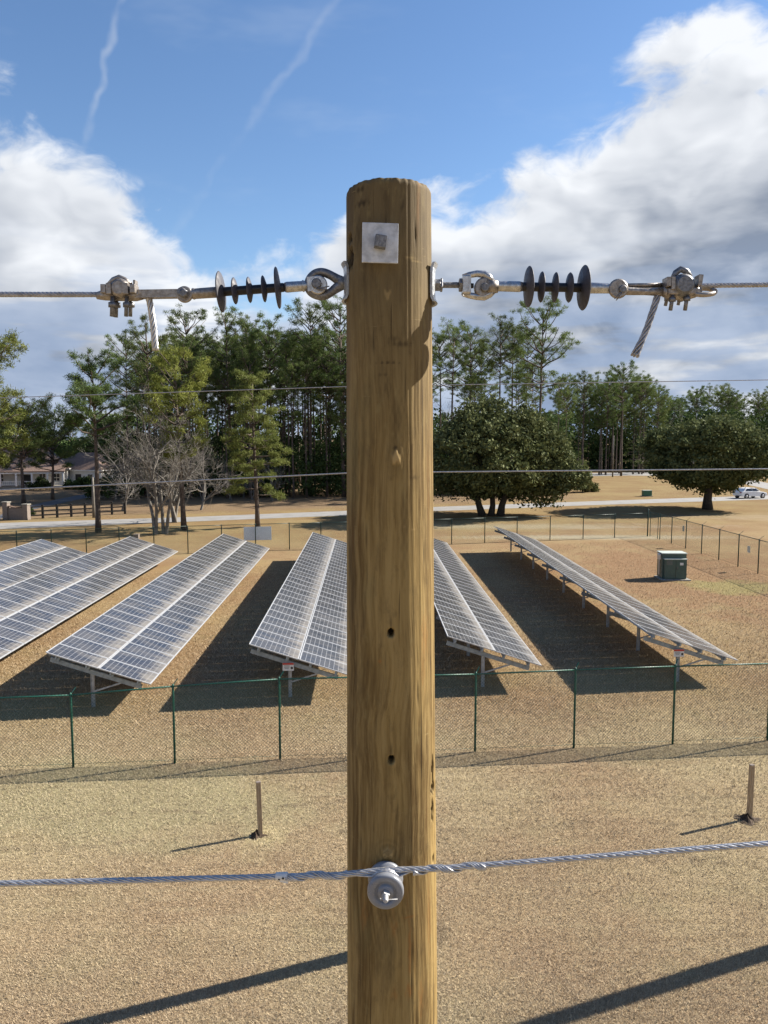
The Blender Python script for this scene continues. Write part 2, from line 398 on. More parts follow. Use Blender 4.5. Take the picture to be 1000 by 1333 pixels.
def ground_mat():
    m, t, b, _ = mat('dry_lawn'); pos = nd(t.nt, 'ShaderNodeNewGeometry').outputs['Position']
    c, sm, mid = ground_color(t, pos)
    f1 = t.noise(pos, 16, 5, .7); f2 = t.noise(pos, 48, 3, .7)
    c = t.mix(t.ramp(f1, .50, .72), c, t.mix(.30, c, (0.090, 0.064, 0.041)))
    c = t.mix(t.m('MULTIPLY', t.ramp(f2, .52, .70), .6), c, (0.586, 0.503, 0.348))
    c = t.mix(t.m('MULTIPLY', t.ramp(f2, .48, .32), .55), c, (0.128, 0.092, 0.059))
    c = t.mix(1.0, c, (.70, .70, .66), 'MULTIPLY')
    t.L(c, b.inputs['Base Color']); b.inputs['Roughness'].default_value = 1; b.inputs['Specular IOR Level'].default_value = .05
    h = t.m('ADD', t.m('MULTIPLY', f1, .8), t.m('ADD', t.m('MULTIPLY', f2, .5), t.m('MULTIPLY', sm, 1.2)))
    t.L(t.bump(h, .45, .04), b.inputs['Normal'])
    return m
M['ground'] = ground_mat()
def blade_mat():
    m, t, b, out = mat('dry_grass_blades'); g = nd(t.nt, 'ShaderNodeNewGeometry'); pos = g.outputs['Position']
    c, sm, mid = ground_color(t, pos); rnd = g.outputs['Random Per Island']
    c = t.mix(t.ramp(rnd, .0, 1., smooth=False), t.mix(.72, c, (.10, .068, .038)), t.mix(.55, c, (.64, .53, .36)))
    t.L(c, b.inputs['Base Color']); b.inputs['Roughness'].default_value = .9; b.inputs['Specular IOR Level'].default_value = .1
    return m
M['blade'] = blade_mat()

def road_mat(name, c, c2):
    m, t, b, _ = mat(name); pos = nd(t.nt, 'ShaderNodeNewGeometry').outputs['Position']
    n = t.noise(pos, .7, 5, .6); f = t.noise(pos, 14, 4, .7)
    cc = t.mix(t.ramp(n, .35, .65), c, c2); cc = t.mix(t.m('MULTIPLY', t.ramp(f, .5, .7), .4), cc, tuple(k*.6 for k in c))
    t.L(cc, b.inputs['Base Color']); b.inputs['Roughness'].default_value = .85; return m
M['road'] = road_mat('old_pale_asphalt', (.22, .215, .205), (.27, .26, .25))
M['drive'] = road_mat('dark_driveway', (.05, .055, .07), (.07, .075, .09))

def panel_mat():
    """60 cells of a module seen through dusty glass; x runs down the slope, y along the row"""
    m, t, b, _ = mat('solar_cells'); v = nd(t.nt, 'ShaderNodeTexCoord').outputs['Object']; x, y, z = t.sep(v)
    inf = nd(t.nt, 'ShaderNodeObjectInfo').outputs['Random']
    def lines(c, n, L, wd):
        p = t.m('FRACT', t.m('MULTIPLY', t.m('DIVIDE', c, L), float(n))); d = t.m('MINIMUM', p, t.m('SUBTRACT', 1., p))
        return t.ramp(d, wd, wd*.45)
    gx = lines(t.m('SUBTRACT', x, .035), 10, 1.58, .085); gyy = lines(t.m('SUBTRACT', y, .035), 6, .92, .040)
    grid = t.m('MAXIMUM', gx, t.m('MULTIPLY', gyy, .4))
    pos = nd(t.nt, 'ShaderNodeNewGeometry').outputs['Position']
    cell = t.mix(t.noise(pos, 1.3, 3, .6), (.013, .015, .022), (.026, .028, .036))
    cell = t.mix(t.m('MULTIPLY', inf, .5), cell, (.035, .038, .050))
    c = t.mix(t.m('MULTIPLY', grid, .42), cell, (.40, .41, .43))
    dn = t.noise(t.mapping(pos, (.9, 2.6, .9)), 1.6, 5, .65)
    drift = t.ramp(t.m('ADD', x, t.m('MULTIPLY', t.m('SUBTRACT', dn, .5), .9)), 1.05, 1.66)
    dust = t.m('ADD', t.m('MULTIPLY', drift, .34), t.m('MULTIPLY', t.ramp(dn, .3, .75), .20), clamp=True)
    c = t.mix(dust, c, (.40, .36, .30))
    t.L(c, b.inputs['Base Color']); t._in(b.inputs['Roughness'], t.ramp(dust, 0, .5, .16, .42, smooth=False))
    b.inputs['Specular IOR Level'].default_value = .5
    return m
M['panel'] = panel_mat()

def leaf_mat(name, c, c2, trans=.3, var=.5, scale=.5):
    m, t, b, out = mat(name); g = nd(t.nt, 'ShaderNodeNewGeometry'); inf = nd(t.nt, 'ShaderNodeObjectInfo')
    n = t.noise(nd(t.nt, 'ShaderNodeTexCoord').outputs['Object'], scale, 3, .5)
    k = t.m('ADD', t.m('MULTIPLY', t.ramp(n, .3, .7), .5), t.m('MULTIPLY', g.outputs['Random Per Island'], .5))
    cc = t.mix(k, c, c2)
    hs = nd(t.nt, 'ShaderNodeHueSaturation'); t.L(cc, hs.inputs['Color'])
    t._in(hs.inputs['Value'], t.ramp(inf.outputs['Random'], 0, 1, 1-var*.5, 1+var*.5, smooth=False))
    t._in(hs.inputs['Hue'], t.ramp(t.m('FRACT', t.m('MULTIPLY', inf.outputs['Random'], 7.3)), 0, 1, .485, .513, smooth=False))
    t.nt.nodes.remove(b)
    d = nd(t.nt, 'ShaderNodeBsdfDiffuse'); tr = nd(t.nt, 'ShaderNodeBsdfTranslucent'); gl = nd(t.nt, 'ShaderNodeBsdfGlossy')
    gl.inputs['Roughness'].default_value = .55; gl.inputs['Color'].default_value = (.5, .5, .5, 1)
    t.L(hs.outputs[0], d.inputs[0]); t.L(hs.outputs[0], tr.inputs[0])
    mx = nd(t.nt, 'ShaderNodeMixShader'); mx.inputs[0].default_value = trans; t.L(d.outputs[0], mx.inputs[1]); t.L(tr.outputs[0], mx.inputs[2])
    m2 = nd(t.nt, 'ShaderNodeMixShader'); m2.inputs[0].default_value = .015; t.L(mx.outputs[0], m2.inputs[1]); t.L(gl.outputs[0], m2.inputs[2])
    t.L(m2.outputs[0], out.inputs[0]); return m
M['pine'] = leaf_mat('pine_needles', (0.060, 0.093, 0.030), (0.173, 0.218, 0.068))
M['pine_mid'] = leaf_mat('mid_pine_needles', (.100, .125, .028), (.225, .235, .065))
M['pine_light'] = leaf_mat('light_pine_needles', (0.106, 0.131, 0.028), (0.237, 0.249, 0.062))
M['pine_olive'] = leaf_mat('olive_pine_needles', (0.090, 0.110, 0.030), (0.176, 0.194, 0.058))
M['oak'] = leaf_mat('evergreen_oak_leaves', (0.038, 0.057, 0.022), (0.181, 0.199, 0.085), .15, .2, .7)
M['shrub'] = leaf_mat('woodland_shrub_leaves', (0.025, 0.041, 0.014), (0.083, 0.117, 0.039), .2)
M['shrub_light'] = leaf_mat('bush_leaves', (0.066, 0.072, 0.027), (0.144, 0.150, 0.054), .2)
M['bark'] = simple('pine_bark', (.13, .10, .080), .9, 0, .35, 5, bump=.6)
M['bark_oak'] = simple('oak_bark', (.060, .050, .040), .9, 0, .3, 5, bump=.6)
M['twig'] = simple('grey_bare_wood', (.20, .182, .158), .9, 0, .25, 3)

# ------------------------------------------------------------------ the setting
g = MB(); g.add([(-2500, -600, 0), (2500, -600, 0), (2500, 4000, 0), (-2500, 4000, 0)], [(0, 1, 2, 3)])
structure(g.build('ground', M['ground']))

def strip(lo, up, z, name, m, pad=None):
    mb = MB(); n = len(lo); V = [(p.x, p.y, z) for p in lo]+[(p.x, p.y, z) for p in up]
    mb.add(V, [(i, i+1, n+i+1, n+i) for i in range(n-1)]); return structure(mb.build(name, m))
rlo = [gz(*p) for p in ((0, 689), (125, 684), (250, 679), (350, 675), (450, 671), (565, 665.5), (660, 662), (760, 658), (880, 654), (1000, 650))]
rup = [gz(*p) for p in ((0, 681), (125, 677), (250, 673), (350, 669), (450, 665), (565, 660), (660, 656.5), (760, 653), (880, 648.8), (1000, 645))]
def ext(l): return [l[0]+(l[0]-l[1]).normalized()*80]+l+[l[-1]+(l[-1]-l[-2]).normalized()*120]
strip(ext(rlo), ext(rup), .012, 'road', M['road'])
slo = [gz(*p) for p in ((690, 620.5), (760, 620), (820, 619), (900, 620), (960, 628), (1000, 637))]
sup = [gz(*p) for p in ((690, 617), (760, 616), (820, 615), (900, 615.5), (960, 621), (1000, 629))]
strip(slo, sup, .010, 'side_road', M['road'])
dlo = [gz(*p) for p in ((0, 676), (18, 668), (45, 663), (80, 655), (128, 645))]
dup_ = [gz(*p) for p in ((0, 671), (12, 664), (34, 659.5), (75, 650), (122, 641))]
strip(dlo, dup_, .014, 'driveway', M['drive'])

# dry grass blades standing on the lawn in front
def grass():
    n = 1250000; y = 1/rng.uniform(1/62., 1/9.2, n); x = rng.uniform(-1, 1, n)*(y*.60+1.6)
    keep = (rng.random(n) < .85+.15*np.sin(x*1.1+np.sin(y*.8)*2)*np.sin(y*.9+x*.5)) & (x < 23.2) & (y < 54+x*.45)
    x, y = x[keep], y[keep]; n = len(x); k = np.clip((y/12.5), 1, 2.4)
    a = rng.uniform(0, 2*np.pi, n); e = np.radians(rng.uniform(6, 58, n)); L = rng.uniform(.025, .062, n)*k; wd = rng.uniform(.0020, .0046, n)*k
    d = np.stack([np.cos(a)*np.cos(e), np.sin(a)*np.cos(e), np.sin(e)], 1); s = np.stack([-np.sin(a), np.cos(a), 0*a], 1)
    p = np.stack([x, y, np.full(n, .001)+rng.random(n)*.006], 1)
    return np.stack([p-s*wd[:, None], p+s*wd[:, None], p+d*L[:, None]], 1)
stuff(obj('dry_grass', npmesh('dry_grass', grass(), 3, M['blade'])), 'short dry winter grass covering the lawn in front', 'grass')

# ------------------------------------------------------------------ the near utility pole
PY = 1.775
def pole_axis(z):            # gentle lean of the pole
    t = (z-7.0)/2.0; return Vector((.0215-.0105*t, PY, z))
Z_TOP = gy(505, 229, PY-.098).z
def pole_r(z): return .1105-.0086*(z-7.0)
def pole_mesh():
    n = 260; zs = np.concatenate([np.linspace(0, 6.9, 46, endpoint=False), np.linspace(6.9, Z_TOP, 640)])
    th = np.linspace(-np.pi, np.pi, n, endpoint=False); T, Z = np.meshgrid(th, zs)     # th = 0 faces the camera, + to the right
    r = .1105-.0086*(Z-7.0)
    rr = np.random.default_rng(3)
    for k in range(1, 6): r = r+.0011/k*np.sin(k*T+rr.uniform(0, 6.28)+Z*rr.uniform(.2, .9))
    for k in range(14):
        f = int(rr.integers(18, 75)); r = r+.00010*np.sin(f*T+rr.uniform(0, 6.28)+np.sin(Z*rr.uniform(1, 3)+rr.uniform(0, 6))*1.6)
    marks = np.zeros(T.shape+(3,))
    def loc_(px, py):
        c = pole_axis(8); a = math.asin(max(-1, min(1, (px-(505.5+(py-240)*.0046))/57.2)))
        p = gy(px, py, PY-.108*math.cos(a)); return a, p.z
    def d2(px, py, rx, ry, wob=0., seed=0):
        a, z = loc_(px, py); ra, rz = rx/57.2/max(.25, math.cos(a)), ry*.00178
        q = np.sqrt(((T-a)/ra)**2+((Z-z)/rz)**2)
        if wob: q = q+wob*np.sin(T*47+seed)*np.sin(Z*160+seed*2)
        return q
    S = lambda q, a=1., b=.6: np.clip((a-q)/(a-b), 0, 1)
    # bored holes, one of them half plugged
    for (px, py) in ((507.5, 825), (508, 990)):
        k = S(d2(px, py, 4.6, 5.6), 1.0, .72); r = r-.028*k; marks[..., 0] = np.maximum(marks[..., 0], k)
        marks[..., 0] = np.maximum(marks[..., 0], .55*S(d2(px, py-12, 2.2, 13), 1, .2)); marks[..., 1] = np.maximum(marks[..., 1], .7*S(d2(px+4.5, py+4, 2, 9), 1, .3))
    # long check on the right flank
    for (px, py, rx, ry) in ((562, 1003, 1.6, 26), (562.2, 1027, 3.2, 9), (561.6, 1056, 2.0, 17), (562.5, 1118, 1.6, 7), (455, 335, 4, 16), (454, 310, 3, 8)):
        k = S(d2(px, py, rx, ry, .25, px), 1, .45); r = r-.009*k; marks[..., 0] = np.maximum(marks[..., 0], k)
    # knots
    k = S(d2(513, 595, 15, 30, .1), 1, .15); marks[..., 0] = np.maximum(marks[..., 0], .42*k); r = r+.0022*k
    k = S(d2(513.5, 596, 6.2, 11, .25, 2), 1, .5); marks[..., 1] = np.maximum(marks[..., 1], k); marks[..., 0] *= (1-k); r = r+.003*k
    k = S(d2(513, 583, 5, 4, .2, 5), 1, .4); marks[..., 0] = np.maximum(marks[..., 0], .7*k)
    k = S(d2(504, 1110, 22, 22, .05), 1, .5); ring = .5+.5*np.sin(d2(504, 1110, 22, 22)*19); marks[..., 0] = np.maximum(marks[..., 0], .30*k*ring)
    k = S(d2(504, 1112, 10, 9, .3, 3), 1, .4); marks[..., 1] = np.maximum(marks[..., 1], .75*k); r = r+.004*k; marks[..., 0] = np.maximum(marks[..., 0], .45*k*(np.sin(T*210)*np.sin(Z*700) > .1))
    k = S(d2(503, 382, 5, 6, .5, 4), 1, .5); marks[..., 1] = np.maximum(marks[..., 1], .6*k)
    # scuffs and stains
    for (px, py, rx, ry, s) in ((468, 244, 7, 4, .75), (470, 262, 9, 4.5, .85), (466, 300, 5, 22, .4), (523, 266, 3, 7, .55), (521, 447, 15, 4, .6), (512, 440, 8, 4, .45), (504, 471, 17, 1.3, .85),
                                (498, 487, 10, 2, .4), (503, 505, 5, 14, .4), (463, 600, 6, 60, .25), (515, 545, 9, 30, .35), (538, 622, 7, 3, .5), (470, 890, 12, 40, .25), (497, 1215, 16, 40, .25), (500, 1190, 25, 16, .35), (525, 700, 6, 60, .25)):
        marks[..., 0] = np.maximum(marks[..., 0], s*S(d2(px, py, rx, ry, .45, px*.7), 1.1, .1))
    for (px, py, rx, ry, s) in ((530, 1194, 10, 2, .8), (531, 1235, 2.5, 42, .7), (512, 1210, 5, 14, .55), (530, 1290, 5, 12, .8), (545, 1300, 3, 30, .5), (512, 1295, 4, 9, .5), (551, 830, 5, 34, .45), (549, 870, 4, 40, .3), (494, 862, 4, 2, .9), (556, 1190, 3, 60, .3), (475, 1190, 5, 25, .4)):
        marks[..., 2] = np.maximum(marks[..., 2], s*S(d2(px, py, rx, ry, .4, py), 1.1, .2))
    for (px, py, rx, ry, s) in ((533, 334, 9, 1.4, .6), (541, 339, 7, 1.2, .6), (536, 690, 3, 2, .7), (525, 686, 3, 1.5, .5)):
        marks[..., 1] = np.maximum(marks[..., 1], s*S(d2(px, py, rx, ry, .3, px), 1.1, .3))
    for (px, py, rx, ry) in ((478, 700, .9, 95), (523, 640, .8, 70), (541, 905, .9, 80), (489, 930, .8, 60), (516, 1060, .9, 45), (472, 1080, .9, 90), (533, 1260, .9, 60), (500, 290, .8, 40), (539, 300, .9, 55), (486, 440, .8, 60), (550, 720, .9, 70), (463, 850, .8, 110)):
        a, z = loc_(px, py); wob = .02*np.sin(Z*9+px)+.008*np.sin(Z*31+py)
        q = np.sqrt(((T-a-wob)/(rx*1.5/57.2/max(.3, math.cos(a))))**2+((Z-z)/(ry*.00178))**2); k = S(q, 1, .3)*(.55+.45*np.sin(Z*70+px)); r = r-.0016*k; marks[..., 0] = np.maximum(marks[..., 0], .62*k)
    # softened, slightly ragged rim
    e = np.clip((Z-(Z_TOP-.012))/.012, 0, 1); r = r-.005*e**2*(1+.5*np.sin(T*9)*np.sin(T*23+1))
    ax = np.stack([.0215-.00525*(Z-7.0), np.full_like(Z, PY), Z+0*T], -1)
    ax[..., 2] += e*.0007*np.sin(T*13+2)*np.sin(T*5)-.010*np.clip(-np.sin(T)-.55, 0, 1)*np.clip((Z-(Z_TOP-.2))/.2, 0, 1)
    V = ax+np.stack([np.sin(T)*r, -np.cos(T)*r, 0*T], -1); m = len(zs)
    i = np.arange(m-1)[:, None]*n; j = np.arange(n)[None]; j2 = (j+1) % n
    idx = np.stack([i+j, i+j2, i+n+j2, i+n+j], -1).reshape(-1, 4)
    V = V.reshape(-1, 3); V = np.concatenate([V, [[V[-n:, 0].mean(), PY, Z_TOP+.002]]]); c = len(V)-1
    cap = np.stack([(m-1)*n+np.arange(n), (m-1)*n+(np.arange(n)+1) % n, np.full(n, c), np.full(n, c)], -1)
    me = npmesh('pole_shaft', V, 4, M['pole'], idx, smooth=True)
    at = me.attributes.new('marks', 'FLOAT_VECTOR', 'POINT'); at.data.foreach_set('vector', np.concatenate([marks.reshape(-1, 3), np.zeros((1, 3))]).astype(np.float32).ravel())
    # flat top as its own fan
    me2 = bpy.data.meshes.new('t'); fan = [(k_, (k_+1) % n, n) for k_ in range(n)]
    top = V[(m-1)*n:(m-1)*n+n].copy(); top[:, 2] -= .0008; ce = top.mean(0); top = (top-ce)*.995+ce
    me2.from_pydata([tuple(p) for p in top]+[tuple(ce)], [], fan); me2.materials.append(M['pole'])
    return me, me2
pole = thing('utility_pole', 'tall round weathered yellow-brown wooden pole filling the middle of the view', 'utility pole')
_a, _b = pole_mesh(); obj('shaft', _a, pole); obj('cut_top', _b, pole)

def px(k): return k*.00175
# square plate washer with bolt head
pc = gy(495, 317, PY-.1075)
w_ = MB(); w_.box((0, 0, 0), (px(43.5), .006, px(46.5)), bev=.0012); pl = local(w_, (0, 0, 0)).build('square_washer', M['galv_plate'], pole, pc+Vector((0, -.003, 0)))
pl.rotation_euler = (math.radians(2), math.radians(.8), math.radians(4))
b_ = MB(); b_.box((0, -.012, 0), (px(14), .024, px(14.5)), Matrix.Rotation(math.radians(7), 3, 'Y'), bev=.0015); b_.build('bolt_head', M['dark_steel'], pl)
# curved washers on both flanks, with the dead-end bolt through the pole
WY = PY
def flank_washer(s, pxx, py0, py1):
    p0, p1 = gy(pxx, py0, WY), gy(pxx, py1, WY); zc = (p0.z+p1.z)/2; hh = p0.z-p1.z; mb = MB()
    ax = pole_axis(zc); r0 = pole_r(zc)
    V = []; Fs = []; nn, mm = 9, 9
    for side, off in ((0, .0015), (1, .0075)):
        for i in range(mm):
            for j in range(nn):
                a = (j/(nn-1)-.5)*.078/r0; zz = (i/(mm-1)-.5)*hh; curl = .006*(abs(i/(mm-1)-.5)*2)**6
                ra = r0+off+curl; V.append((s*ra*math.cos(a), ra*math.sin(a), zz))
    K = nn*mm
    for i in range(mm-1):
        for j in range(nn-1):
            q = (i*nn+j, i*nn+j+1, (i+1)*nn+j+1, (i+1)*nn+j); Fs.append(tuple(K+k for k in q)); Fs.append(q[::-1])
    rim = [j for j in range(nn)]+[i*nn+nn-1 for i in range(1, mm)]+[(mm-1)*nn+j for j in range(nn-2, -1, -1)]+[i*nn for i in range(mm-2, 0, -1)]
    for q in range(len(rim)): a, b = rim[q], rim[(q+1) % len(rim)]; Fs.append((a, b, K+b, K+a))
    mb.add(V, Fs, 0, False); return mb.build('curved_washer', M['galv'], pole, (ax.x, ax.y, zc))
flank_washer(-1, 449, 345, 393); flank_washer(1, 562, 346, 396)

# ------------------------------------------------------------------ dead-end strings
def Wp(x, y, dy=0.): return gy(x, y, WY+dy)
def strands(mb, path, n, rs, lay, pitch, sides=6, step=.008, phase=0., taper=None, mi=0):
    """n wires twisted round a path of two or more points"""
    path = [Vector(p) for p in path]; seg = [(path[i+1]-path[i]).length for i in range(len(path)-1)]; tot = sum(seg)
    N = max(3, int(tot/step)); C = []
    for i in range(N+1):
        s = tot*i/N; k = 0
        while k < len(seg)-1 and s > seg[k]: s -= seg[k]; k += 1
        C.append(path[k].lerp(path[k+1], min(1, s/seg[k])))
    d = (path[-1]-path[0]).normalized(); a = Vector((0, 0, 1)) if abs(d.z) < .8 else Vector((1, 0, 0))
    u = (a-d*a.dot(d)).normalized(); v = d.cross(u)
    for q in range(n):
        pts = []
        for i, c in enumerate(C):
            t = 2*math.pi*(q/n+tot*i/N/pitch)+phase; l = lay*(taper(i/N, q) if taper else 1)
            pts.append(c+(u*math.cos(t)+v*math.sin(t))*l)
        mb.tube(pts, rs, sides, mi)
    return mb
def shed_prof(t0, r, core, lean):
    return [(t0-.0035, core), (t0-.0030+lean*.2, core+.003), (t0-.0016+lean, r-.002), (t0+lean+.0002, r), (t0+.0018+lean, r-.0015), (t0+.0040+lean*.2, core+.004), (t0+.006, core)]
def pin(mb, c, r, ln, mi=0, n=14): mb.lathe(Vector(c)+Vector((0, -ln/2, 0)), (0, 1, 0), [(0, r*.8), (.002, r), (ln-.002, r), (ln, r*.8)], n, mi); return mb
def insulator(label, a, b, sheds, grp):
    """a: end by the pole, b: end by the clamp; pixel points"""
    A, B = Wp(*a), Wp(*b); L = (B-A).length; ax = (B-A).normalized()
    o = thing('dead_end_insulator', label, 'insulator', A, 0, grp); T = lambda m_: local(m_, A)
    rc = px(5.8)
    f = lambda x: ((x-a[0])/(b[0]-a[0]))*L
    s0, s1 = f(sheds[0][0]), f(sheds[-1][0])
    c = MB(); c.lathe(A, ax, [(s0-.012, rc*.9), (s0-.008, rc), (s1+.008, rc), (s1+.012, rc*.9)], 20); T(c).build('core_rod', M['rubber'], o)
    for (x, rad, tilt) in sheds:
        m_ = MB(); axs = (ax+Vector((0, 0, 1))*tilt*.6+Vector((0, 1, 0))*tilt).normalized()
        m_.lathe(A+ax*f(x), axs, shed_prof(0, px(rad), rc*.98, .004), 32); T(m_).build('shed', M['shed'], o)
    return o, A, B, ax, L, f, T, rc

# left string -----------------------------------------------------------------
oL, A, B, ax, L, f, T, rc = insulator('dead-end insulator with thin edge-on sheds left of the pole', (400, 372), (246, 383),
    [(364, 26.5, .0), (346, 17, .02), (327, 16.5, .03), (308, 17, .04), (290, 26, .03)][::1], 'dead-end insulators')
m = MB(); m.lathe(A, ax, [(-.004, rc*.8), (0, rc*1.12), (f(371)-.004, rc*1.18), (f(371), rc*1.05)], 20)
m.lathe(A, ax, [(f(396), rc*1.28), (f(394), rc*1.28)], 20); T(m).build('end_fitting', M['bright'], oL)
m = MB()                      # eye and pin at the pole end
for dy in (-.0115, .0115):
    m.lathe(Wp(414, 370.5, dy-.004), (0, 1, 0), [(0, px(10.5)), (.0015, px(12)), (.0065, px(12)), (.008, px(10.5))], 28)
m.beam(Wp(401, 371.5), Wp(412, 370.6), .030, px(18)); T(m).build('clevis', M['bright'], oL)
m = MB(); pin(m, Wp(413, 371), px(6.5), .046); m.tube([Wp(412, 375, -.024), Wp(420, 374.5, -.024), Wp(429, 372.5, -.024)], .0013, 6); m.tube([Wp(412, 376, -.024), Wp(421, 376.5, -.024), Wp(428, 377, -.024)], .0013, 6); T(m).build('clevis_pin', M['dark_steel'], oL)
m = MB(); m.lathe(A, ax, [(f(285), rc*1.0), (f(283.5), rc*1.2), (f(254), rc*1.15), (f(252), rc*1.28), (f(249), rc*1.0)], 20); T(m).build('end_fitting', M['cast'], oL)
m = MB()
for dy in (-.009, .009): m.lathe(Wp(240, 383, dy-.0035), (0, 1, 0), [(0, px(9)), (.0015, px(10.5)), (.0055, px(10.5)), (.007, px(9))], 24)
T(m).build('clevis', M['cast'], oL)
m = MB(); pin(m, Wp(239, 382), px(6), .042); m.lathe(Wp(239, 382, -.020), (0, -1, 0), [(0, px(6.2)), (.005, px(6.2)), (.007, px(4))], 6); T(m).build('clevis_pin', M['dark_steel'], oL)

# thimble eye bolt into the pole (left)
eo = thing('eye_bolt', 'forged grey thimble eye on the left flank of the pole', 'eye bolt', Wp(449, 368)); T2 = lambda m_: local(m_, Wp(449, 368))
m = MB(); loop = [(447, 369, 0), (438, 375, 0), (430, 381, 0), (422, 385, 0), (413, 384.5, 0), (405, 380, 0), (401.5, 372, 0), (404, 362.5, 0), (411, 356, 0), (420, 354.5, 0), (430, 358, 0), (440, 364, 0), (448, 368, 0)]
Lp = [Wp(x_, y_, dy) for x_, y_, dy in loop]; sm_ = []
for i in range(len(Lp)-1):
    p0, p1, p2, p3 = Lp[max(i-1, 0)], Lp[i], Lp[i+1], Lp[min(i+2, len(Lp)-1)]
    for k in range(4):
        t = k/4; sm_.append(.5*((2*p1)+(p2-p0)*t+(2*p0-5*p1+4*p2-p3)*t*t+(3*p1-p0-3*p2+p3)*t**3))
sm_.append(Lp[-1])
m.tube(sm_, [px(5.6)+px(2.0)*max(0, 1-abs(i/(len(sm_)-1)-.0)*7)+px(2.0)*max(0, 1-abs(i/(len(sm_)-1)-1)*7) for i in range(len(sm_))], 12)
T2(m).build('eye', M['dark_steel'], eo)
m = MB(); m.lathe(Wp(440, 368.5), (Wp(470, 368)-Wp(440, 368.5)), [(0, px(7)), (.012, px(8.5)), (.024, px(6))], 14); T2(m).build('shank', M['dark_steel'], eo)

# strain clamp (left), seen from its end with the keeper on top
def bolts(T, par, mt, lst):
    for (x, y0, y1, r, dy) in lst:
        b = MB(); b.tube([Wp(x, y0, dy), Wp(x-(y1-y0)*.03, y1, dy)], px(r), 10); b.lathe(Wp(x, y0+(y1-y0)*.30, dy), (0, 0, -1), [(0, px(r*1.9)), (px(6), px(r*1.9))], 6); T(b).build('clamp_bolt', mt, par)
cl = thing('strain_clamp', 'brownish bolted strain clamp at the left end of the string', 'wire clamp', Wp(155, 380), 0, 'strain clamps'); T3 = lambda m_: local(m_, Wp(155, 380))
m = MB(); m.beam(Wp(176, 383.5), Wp(236, 382.5), .024, px(10)); m.beam(Wp(180, 379.8), Wp(232, 379.4), .010, px(4)); m.lathe(Wp(237, 382, -.0055), (0, 1, 0), [(0, px(8)), (.011, px(8))], 20)
m.tube([Wp(126, 385), Wp(136, 384), Wp(160, 383.5), Wp(178, 384), Wp(186, 384)], [px(4.5), px(7), px(8.5), px(8), px(6)], 14); T3(m).build('clamp_body', M['cast'], cl)
m = MB(); m.lathe(Wp(154, 374, -.026), (0, 1, 0), [(0, px(8)), (.003, px(11)), (.012, px(12.5)), (.020, px(12.8)), (.034, px(12.5)), (.046, px(10)), (.05, px(6))], 24)
m.tube([Wp(142, 371), Wp(148, 364), Wp(155, 361), Wp(162, 364), Wp(170, 371)], px(3.6), 10); T3(m).build('keeper', M['cast'], cl)
m = MB()
for x in (137, 144, 166, 175): m.box(Wp(x, 377, -.012), (px(6.5), .03, px(14 if x in (144, 166) else 11)), bev=.0015)
m.box(Wp(156, 384), (px(46), .028, px(7)), bev=.002); m.box(Wp(176.5, 371), (px(3), .02, px(11)), bev=.001); T3(m).build('saddle', M['cast'], cl)
bolts(T3, cl, M['dark_steel'], [(147, 386, 412, 3.2, -.014), (151.5, 386, 413, 3.0, .010), (165, 386, 412, 2.6, -.014), (170.5, 386, 412, 2.6, .012)])

# left conductor, with its cut tail
org = Wp(130, 384); cd = thing('line_conductor', 'bare stranded aluminium wire leaving the frame at left', 'power line', org, 0, 'line conductors')
m = MB(); strands(m, [Wp(150, 383.5), Wp(-40, 383.2), Wp(-260, 381.5)], 6, px(1.55), px(2.1), .055, 6, .006); m.tube([Wp(-255, 381.5), Wp(-255, 381.5)+Vector((-14, 0, -.1))], px(3.4), 6); local(m, org).build('wire', M['old_wire'], cd)
m = MB(); strands(m, [Wp(193, 384, .004), Wp(196, 398, .004), Wp(200, 425, .004), Wp(202.5, 456, .004)], 6, px(1.5), px(2.9), .075, 6, .005); local(m, org).build('cut_tail', M['alu_wire'], cd)

# right string ----------------------------------------------------------------
oR, A, B, ax, L, f, T, rc = insulator('dead-end insulator with broad dark sheds right of the pole', (640, 372.5), (800, 375.5),
    [(686, 26, .07), (702.5, 19.5, .03), (720.5, 19, .02), (739, 19, .04), (757.5, 28.5, .05)], 'dead-end insulators')
m = MB(); m.lathe(A, ax, [(-.006, rc*.7), (f(644), rc*1.1), (f(676), rc*1.18), (f(680), rc*1.0)], 20); T(m).build('end_fitting', M['bright'], oR)
m = MB(); m.lathe(A, ax, [(f(766), rc*1.0), (f(768), rc*1.2), (f(794), rc*1.12), (f(800), rc*.8)], 20); T(m).build('end_fitting', M['bright'], oR)
m = MB(); m.lathe(Wp(631, 374, -.0085), (0, 1, 0), [(0, px(11)), (.002, px(13)), (.015, px(13)), (.017, px(11))], 28); m.tube([Wp(634, 373.5), Wp(648, 373)], [px(10), px(8)], 14); T(m).build('tongue_eye', M['cast'], oR)
m = MB(); pin(m, Wp(630.5, 375.5), px(5.6), .036); T(m).build('pin', M['dark_steel'], oR)
m = MB()
for dy in (-.0095, .0095): m.lathe(Wp(805.5, 375.5, dy-.0035), (0, 1, 0), [(0, px(10.5)), (.0015, px(12.5)), (.0055, px(12.5)), (.007, px(10.5))], 24)
T(m).build('clevis', M['cast'], oR)
m = MB(); pin(m, Wp(808, 378), px(5), .042); m.tube([Wp(809, 380, -.021), Wp(803, 386, -.021), Wp(800, 389, -.021)], .0011, 6); m.tube([Wp(810, 381, -.021), Wp(806, 387, -.021), Wp(802, 391, -.021)], .0011, 6); T(m).build('clevis_pin', M['dark_steel'], oR)
eo = thing('thimble_clevis', 'oval steel thimble clevis on a threaded bolt right of the pole', 'clevis', Wp(562, 371)); T2 = lambda m_: local(m_, Wp(562, 371))
m = MB(); m.tube([Wp(555, 371), Wp(606, 371.3)], px(3.6), 12)
